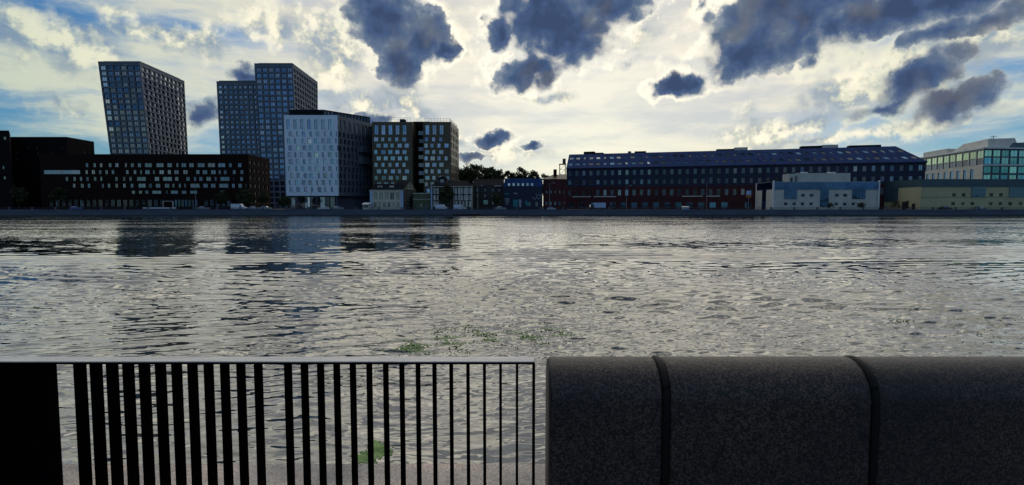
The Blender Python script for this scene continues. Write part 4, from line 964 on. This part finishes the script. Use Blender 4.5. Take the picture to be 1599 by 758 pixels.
# far quay railing
o = thing('quay_railing', 'long low railing with stone piers along the top of the far quay', 'railing', (0, QY+.12, GZ+.22))
zb_ = GZ+.22
for k in range(58):
    x = -250+k*9.0; q = MB(); q.box((x-.3, QY-.05, zb_), (x+.3, QY+.3, zb_+.95), M['quay_stone']); q.build('pier', o)
for h in (.45, .85):
    q = MB(); q.tube([(-255, QY+.12, zb_+h), (270, QY+.12, zb_+h)], .045, M['frame_dark'], 6); q.build('rail', o)
q = MB()
for k in range(1060):
    x = -252+k*.49; q.box((x-.015, QY+.105, zb_), (x+.015, QY+.135, zb_+.85), M['frame_dark'])
e = q.build('baluster', o); e['kind'] = 'stuff'

# ================================================================ WATER
def vnoise(x, y, s, seed):
    r = np.random.RandomState(seed); T = r.rand(256, 256).astype(np.float32)
    u = x/s; v = y/s; i = np.floor(u).astype(int); j = np.floor(v).astype(int); fu = u-i; fv = v-j
    fu = fu*fu*(3-2*fu); fv = fv*fv*(3-2*fv); a = T[i % 256, j % 256]; b_ = T[(i+1) % 256, j % 256]; c = T[i % 256, (j+1) % 256]; d_ = T[(i+1) % 256, (j+1) % 256]
    return (a*(1-fu)+b_*fu)*(1-fv)+(c*(1-fu)+d_*fu)*fv
rs = np.random.RandomState(11); NW = 130
lam = np.exp(rs.uniform(np.log(.15), np.log(2.4), NW)); th = rs.normal(R(96), R(17), NW); ph = rs.uniform(0, 6.283, NW)
th[:14] = rs.uniform(0, 6.283, 14)
kx = np.cos(th)*2*np.pi/lam; ky = np.sin(th)*2*np.pi/lam
slope = .165*math.sqrt(2.0/NW)*np.interp(lam, [.15, .3, .45, .6, 1.2, 1.6, 2.4], [.7, 1.2, 1.35, 1.1, .7, .55, .4])
amp = slope*lam/(2*np.pi)
def patch(x, y):
    p = vnoise(x+.4*y, y*1.9, 9.0, 1)*.55+vnoise(x, y*2.2, 3.3, 2)*.3+vnoise(x*.5, y, 26., 3)*.35
    p = np.clip((p-.36)/.42, 0, 1); p = p*p*(3-2*p)
    return .42+.85*p
def height(x, y, gs):
    wx = x+.35*(vnoise(x, y, 1.7, 5)-.5)+.9*(vnoise(x, y, 6., 6)-.5); wy = y+.35*(vnoise(x, y, 1.9, 7)-.5)+.9*(vnoise(x, y, 5., 8)-.5)
    h = np.zeros_like(x)
    for i in range(NW):
        f_ = np.clip((lam[i]/gs-1.9)/1.6, 0, 1)
        if f_.max() <= 0: continue
        s_ = np.sin(kx[i]*wx+ky[i]*wy+ph[i])
        if i % 2 and lam[i] < 1.6: s_ = 1.3*(.64-np.abs(np.sin((kx[i]*wx+ky[i]*wy+ph[i])*.5)))*2   # sharper crests
        h += amp[i]*f_*s_
    h *= patch(x, y)
    # two passing wakes, long low crests running across the river
    for (cx_, cy_, ang, lw, A_, wid) in ((-9, 27, R(78), 1.4, .075, 4.0), (-10, 41, R(96), 1.9, .085, 5.0), (6, 21, R(112), 1.1, .028, 3.0)):
        dx = x-cx_; dy = y-cy_; u_ = dx*math.cos(ang)+dy*math.sin(ang); f_ = np.clip((lw/gs-2.2)/2.0, 0, 1)
        h += f_*A_*np.sin(u_*2*np.pi/lw+1.5*vnoise(x, y, 4., 9))*np.exp(-(u_/wid)**2)*(.4+vnoise(x, y, 7., 10))
    return h
ys = [4.2]
while ys[-1] < QY+.1:
    y = ys[-1]; ys.append(y+min(max(.34*y*y/(550*3.85), .028), .07+.0042*y))
ys[-1] = QY+.1; ys = np.array(ys)
ss_ = np.concatenate([np.linspace(-4, -1.3, 60)[:-1], np.linspace(-1.3, -1.0, 60)[:-1], np.linspace(-1.0, 1.0, 1150), np.linspace(1.0, 1.3, 60)[1:], np.linspace(1.3, 4, 60)[1:]])
Xg = ys[:, None]*ss_[None, :]; Yg = np.repeat(ys[:, None], len(ss_), 1)
gs = np.maximum(np.gradient(ys)[:, None], ys[:, None]*.0018)*np.ones_like(Xg); gs[:, np.abs(ss_) > 1.02] *= 6
Zg = height(Xg.ravel(), Yg.ravel(), gs.ravel())
nr, nc = Xg.shape
co = np.stack([Xg.ravel(), Yg.ravel(), Zg], 1).astype(np.float32)
idx = np.arange(nr*nc).reshape(nr, nc); fq = np.stack([idx[:-1, :-1], idx[:-1, 1:], idx[1:, 1:], idx[1:, :-1]], -1).reshape(-1, 4).astype(np.int32)
me = bpy.data.meshes.new('water'); me.vertices.add(len(co)); me.vertices.foreach_set('co', co.ravel()); me.loops.add(fq.size); me.loops.foreach_set('vertex_index', fq.ravel())
me.polygons.add(len(fq)); me.polygons.foreach_set('loop_start', np.arange(0, fq.size, 4, dtype=np.int32)); me.polygons.foreach_set('use_smooth', np.ones(len(fq), dtype=bool)); me.update()
wat = bpy.data.objects.new('water', me); COL.objects.link(wat); tag(wat, kind='structure')
m = bpy.data.materials.new('river_water'); m.use_nodes = True; t = NT(m.node_tree); p = t.n['Principled BSDF']; me.materials.append(m)
pos = t.node('ShaderNodeNewGeometry', out=0); N0 = t.node('ShaderNodeNewGeometry', out=1)
sy = t.node('ShaderNodeSeparateXYZ', [pos], out=1)
far = t.ss(sy, 24, 95)
def nvec(scale, st, det): 
    mp = t.n.new('ShaderNodeMapping'); t.put(mp, 0, pos); mp.inputs[3].default_value = st; mp.inputs[2].default_value = (0, 0, R(-7))
    return t.v('SUBTRACT', t.noise(mp.outputs[0], scale, det, .6, out=1), (.5, .5, .5))
fine = t.scale(nvec(7.0, (.6, 1.4, 1), 3), t.m('ADD', .05, t.m('MULTIPLY', far, .20)))
mid = t.scale(nvec(2.2, (.5, 1.3, 1), 3), t.m('ADD', .04, t.m('MULTIPLY', far, .52)))
mpp = t.n.new('ShaderNodeMapping'); t.put(mpp, 0, pos); mpp.inputs[3].default_value = (.35, 1.3, 1)
pt = t.ss(t.noise(mpp.outputs[0], .06, 4, .6), .38, .62, .45, 1.25)
per = t.scale(t.v('ADD', fine, mid), pt)
sp = t.n.new('ShaderNodeSeparateXYZ'); t.put(sp, 0, per)
# at grazing angles only the wave faces turned towards the near bank are seen
py_ = t.m('SUBTRACT', t.m('MULTIPLY', sp.outputs[1], t.m('SUBTRACT', 1.0, t.ss(sy, 10, 45))), t.m('MULTIPLY', t.m('ABSOLUTE', sp.outputs[1]), t.ss(sy, 15, 90, 0.0, 2.0)))
per = t.node('ShaderNodeCombineXYZ', [t.m('MULTIPLY', sp.outputs[0], .6), py_, 0.0])
bias = t.node('ShaderNodeCombineXYZ', [0.0, t.m('MULTIPLY', far, -.012), 0.0])   # wave faces towards the near bank show most at grazing angles
t.put(p, 'Normal', t.v('NORMALIZE', t.v('ADD', N0, t.v('ADD', per, bias))))
p.inputs['Base Color'].default_value = (.014, .018, .014, 1); p.inputs['Roughness'].default_value = .02; p.inputs['IOR'].default_value = 2.25
b = MB(); b.face([(-4000, -60, -1.6), (4000, -60, -1.6), (4000, 400, -1.6), (-4000, 400, -1.6)], M['land']); tag(b.build('river_bed'), kind='structure')

# duckweed floating in clumps
def weed(label, spots, n, seed):
    rnd = random.Random(seed); P_ = []
    for _ in range(n):
        px, py, sx, sy_ = rnd.choice(spots); a = rnd.gauss(px, sx); c = rnd.gauss(py, sy_); r_ = ray(a, c)
        if r_.z > -.05: continue
        tt = -EYE.z/r_.z; x = r_.x*tt; y = r_.y*tt
        if math.sin(x*5.1+y*2.3)+math.sin(x*2.2-y*6.7)+rnd.uniform(-1, 1) < .2: continue
        P_.append((x, y))
    A_ = np.array(P_); h = height(A_[:, 0], A_[:, 1], np.full(len(A_), .05)); q = MB()
    for (x, y), z_ in zip(P_, h):
        a = rnd.uniform(0, 6.28); s = rnd.uniform(.008, .022)*(1+.06*y); ca, sa = math.cos(a)*s, math.sin(a)*s
        q.face([(x-ca, y-sa, z_+.006), (x+sa*.8, y-ca*.8, z_+.006), (x+ca, y+sa, z_+.007), (x-sa*.8, y+ca*.8, z_+.007)], M['weed'])
    tag(q.build('duckweed'), label, 'water plants', kind='stuff')
weed('loose green floating weed on the water above the handrail, centre', [(690, 535, 30, 9), (740, 520, 40, 7), (800, 528, 45, 8), (850, 520, 30, 7), (640, 545, 20, 6)], 4200, 1)
weed('small bright green floating weed patch seen between the balusters', [(574, 722, 9, 8), (597, 706, 10, 5), (586, 698, 5, 6), (566, 716, 7, 3)], 1300, 2)
weed('thin green floating weed at the right on the water', [(1400, 500, 20, 3), (1545, 520, 40, 10)], 500, 3)

# ================================================================ FOREGROUND RAILING AND PARAPET
RY = 2.085; zr = ZP(566.0, RY)
o = thing('steel_railing', 'black steel railing of flat balusters under a flat grey handrail in the foreground', 'railing', (-.9, 2.12, 2.595))
xe = XP(834.5, RY, zr)
q = MB(); q.box((-3.2, RY, zr-.001), (xe, RY+.069, zr+.003), M['rail']); q.build('handrail', o)
q = MB(); q.box((-3.2, RY+.012, zr-.012), (xe-.004, RY+.063, zr-.0015), M['steel_black']); q.build('under_rail', o)
BY = 2.098; zbx = zr-.0125; tb = .062
M['steel_black'].node_tree.nodes['Principled BSDF'].inputs['Roughness'].default_value = .7
lefts = [831, 805.5, 779.5, 754, 728, 701.5, 675, 649, 623.5, 598, 572, 546, 520.5, 495, 469.5, 443.5, 396.5, 369, 343.5, 318, 292.5, 267.5, 242, 216.5, 191, 165.5, 140, 114.5]
for k, px in enumerate(lefts):
    u = px-CX; x = XP(px, BY, 3.2) if u < 20 else XP(px, BY+tb, 3.2)
    q = MB(); q.box((x, BY, 2.596), (x+.0095, BY+tb-.006, zbx), M['steel_black']); bo = q.build('baluster', o)
q = MB(); xr = XP(91, BY+tb, 3.2); q.box((-3.2, BY, 2.596), (xr, BY+tb-.006, zbx), M['steel_black']); q.build('panel', o)

zt = 3.85-.598; Rr_ = .14; prof_ = [(2.0, GZ+.001)]
for zz in np.linspace(GZ+.1, zt-Rr_, 10): prof_.append((2.0, zz))
for k in range(1, 33):
    a = math.pi*k/32; prof_.append((2.0+Rr_-Rr_*math.cos(a), zt-Rr_+Rr_*math.sin(a)))
for zz in np.linspace(zt-Rr_-.05, GZ+.35, 6): prof_.append((2.28, zz))
prof_ += [(2.28, GZ+.348)]
o = thing('granite_parapet', 'dark rough granite parapet with rounded top and two black joints in the foreground', 'parapet', (1.5, 2.14, GZ))
cyp, czp = 2.14, 2.7
def block(x0, x1):
    q = MB(); secs = []
    nx = max(6, int((x1-x0)/.05)); xsx = [x0, x0+.004, x0+.012]+list(np.linspace(x0+.03, x1-.03, nx))+[x1-.012, x1-.004, x1]
    k_ = q.mid(M['granite']); n = len(prof_)
    for x in xsx:
        e = min(x-x0, x1-x); ins = .012*(1-min(1, e/.012))**2
        for y, z in prof_:
            dy = cyp-y; dz = (zt-.14)-z if z > zt-.14 else 0; L_ = math.hypot(dy, dz) or 1
            q.v.append((x, y+dy/L_*ins, z+dz/L_*ins))
    for s in range(len(xsx)-1):
        for i in range(n-1):
            a = s*n+i; q.f.append((a+n, a, a+1, a+n+1)[::-1]); q.mi.append(k_)
    q.f.append(tuple(range(n))); q.f.append(tuple((len(xsx)-1)*n+i for i in reversed(range(n)))); q.mi += [k_, k_]
    q.build('block', o, smooth=True)
xs0 = XP(858.7, 2.0, 3.0); j1 = XP(1041, 2.0, 3.05); j2 = XP(1368, 2.0, 3.05); hw = .012
j3 = j2+(j2-j1); j4 = j3+(j2-j1)
block(xs0, j1-hw); block(j1+hw, j2-hw); block(j2+hw, j3-hw); block(j3+hw, j4)
for j in (j1, j2, j3):
    q = MB(); pts = [(j, y+(cyp-y)/.14*.011, z-(max(0, z-(zt-.14))/.14*.011)) for y, z in prof_[1:-1]]
    q.tube(pts, .0160, mat('black_joint_sealant', (.006, .005, .005), None, .6, spec=.2) if j == j1 else bpy.data.materials['black_joint_sealant'], 10); q.build('joint_seal', o, smooth=True)
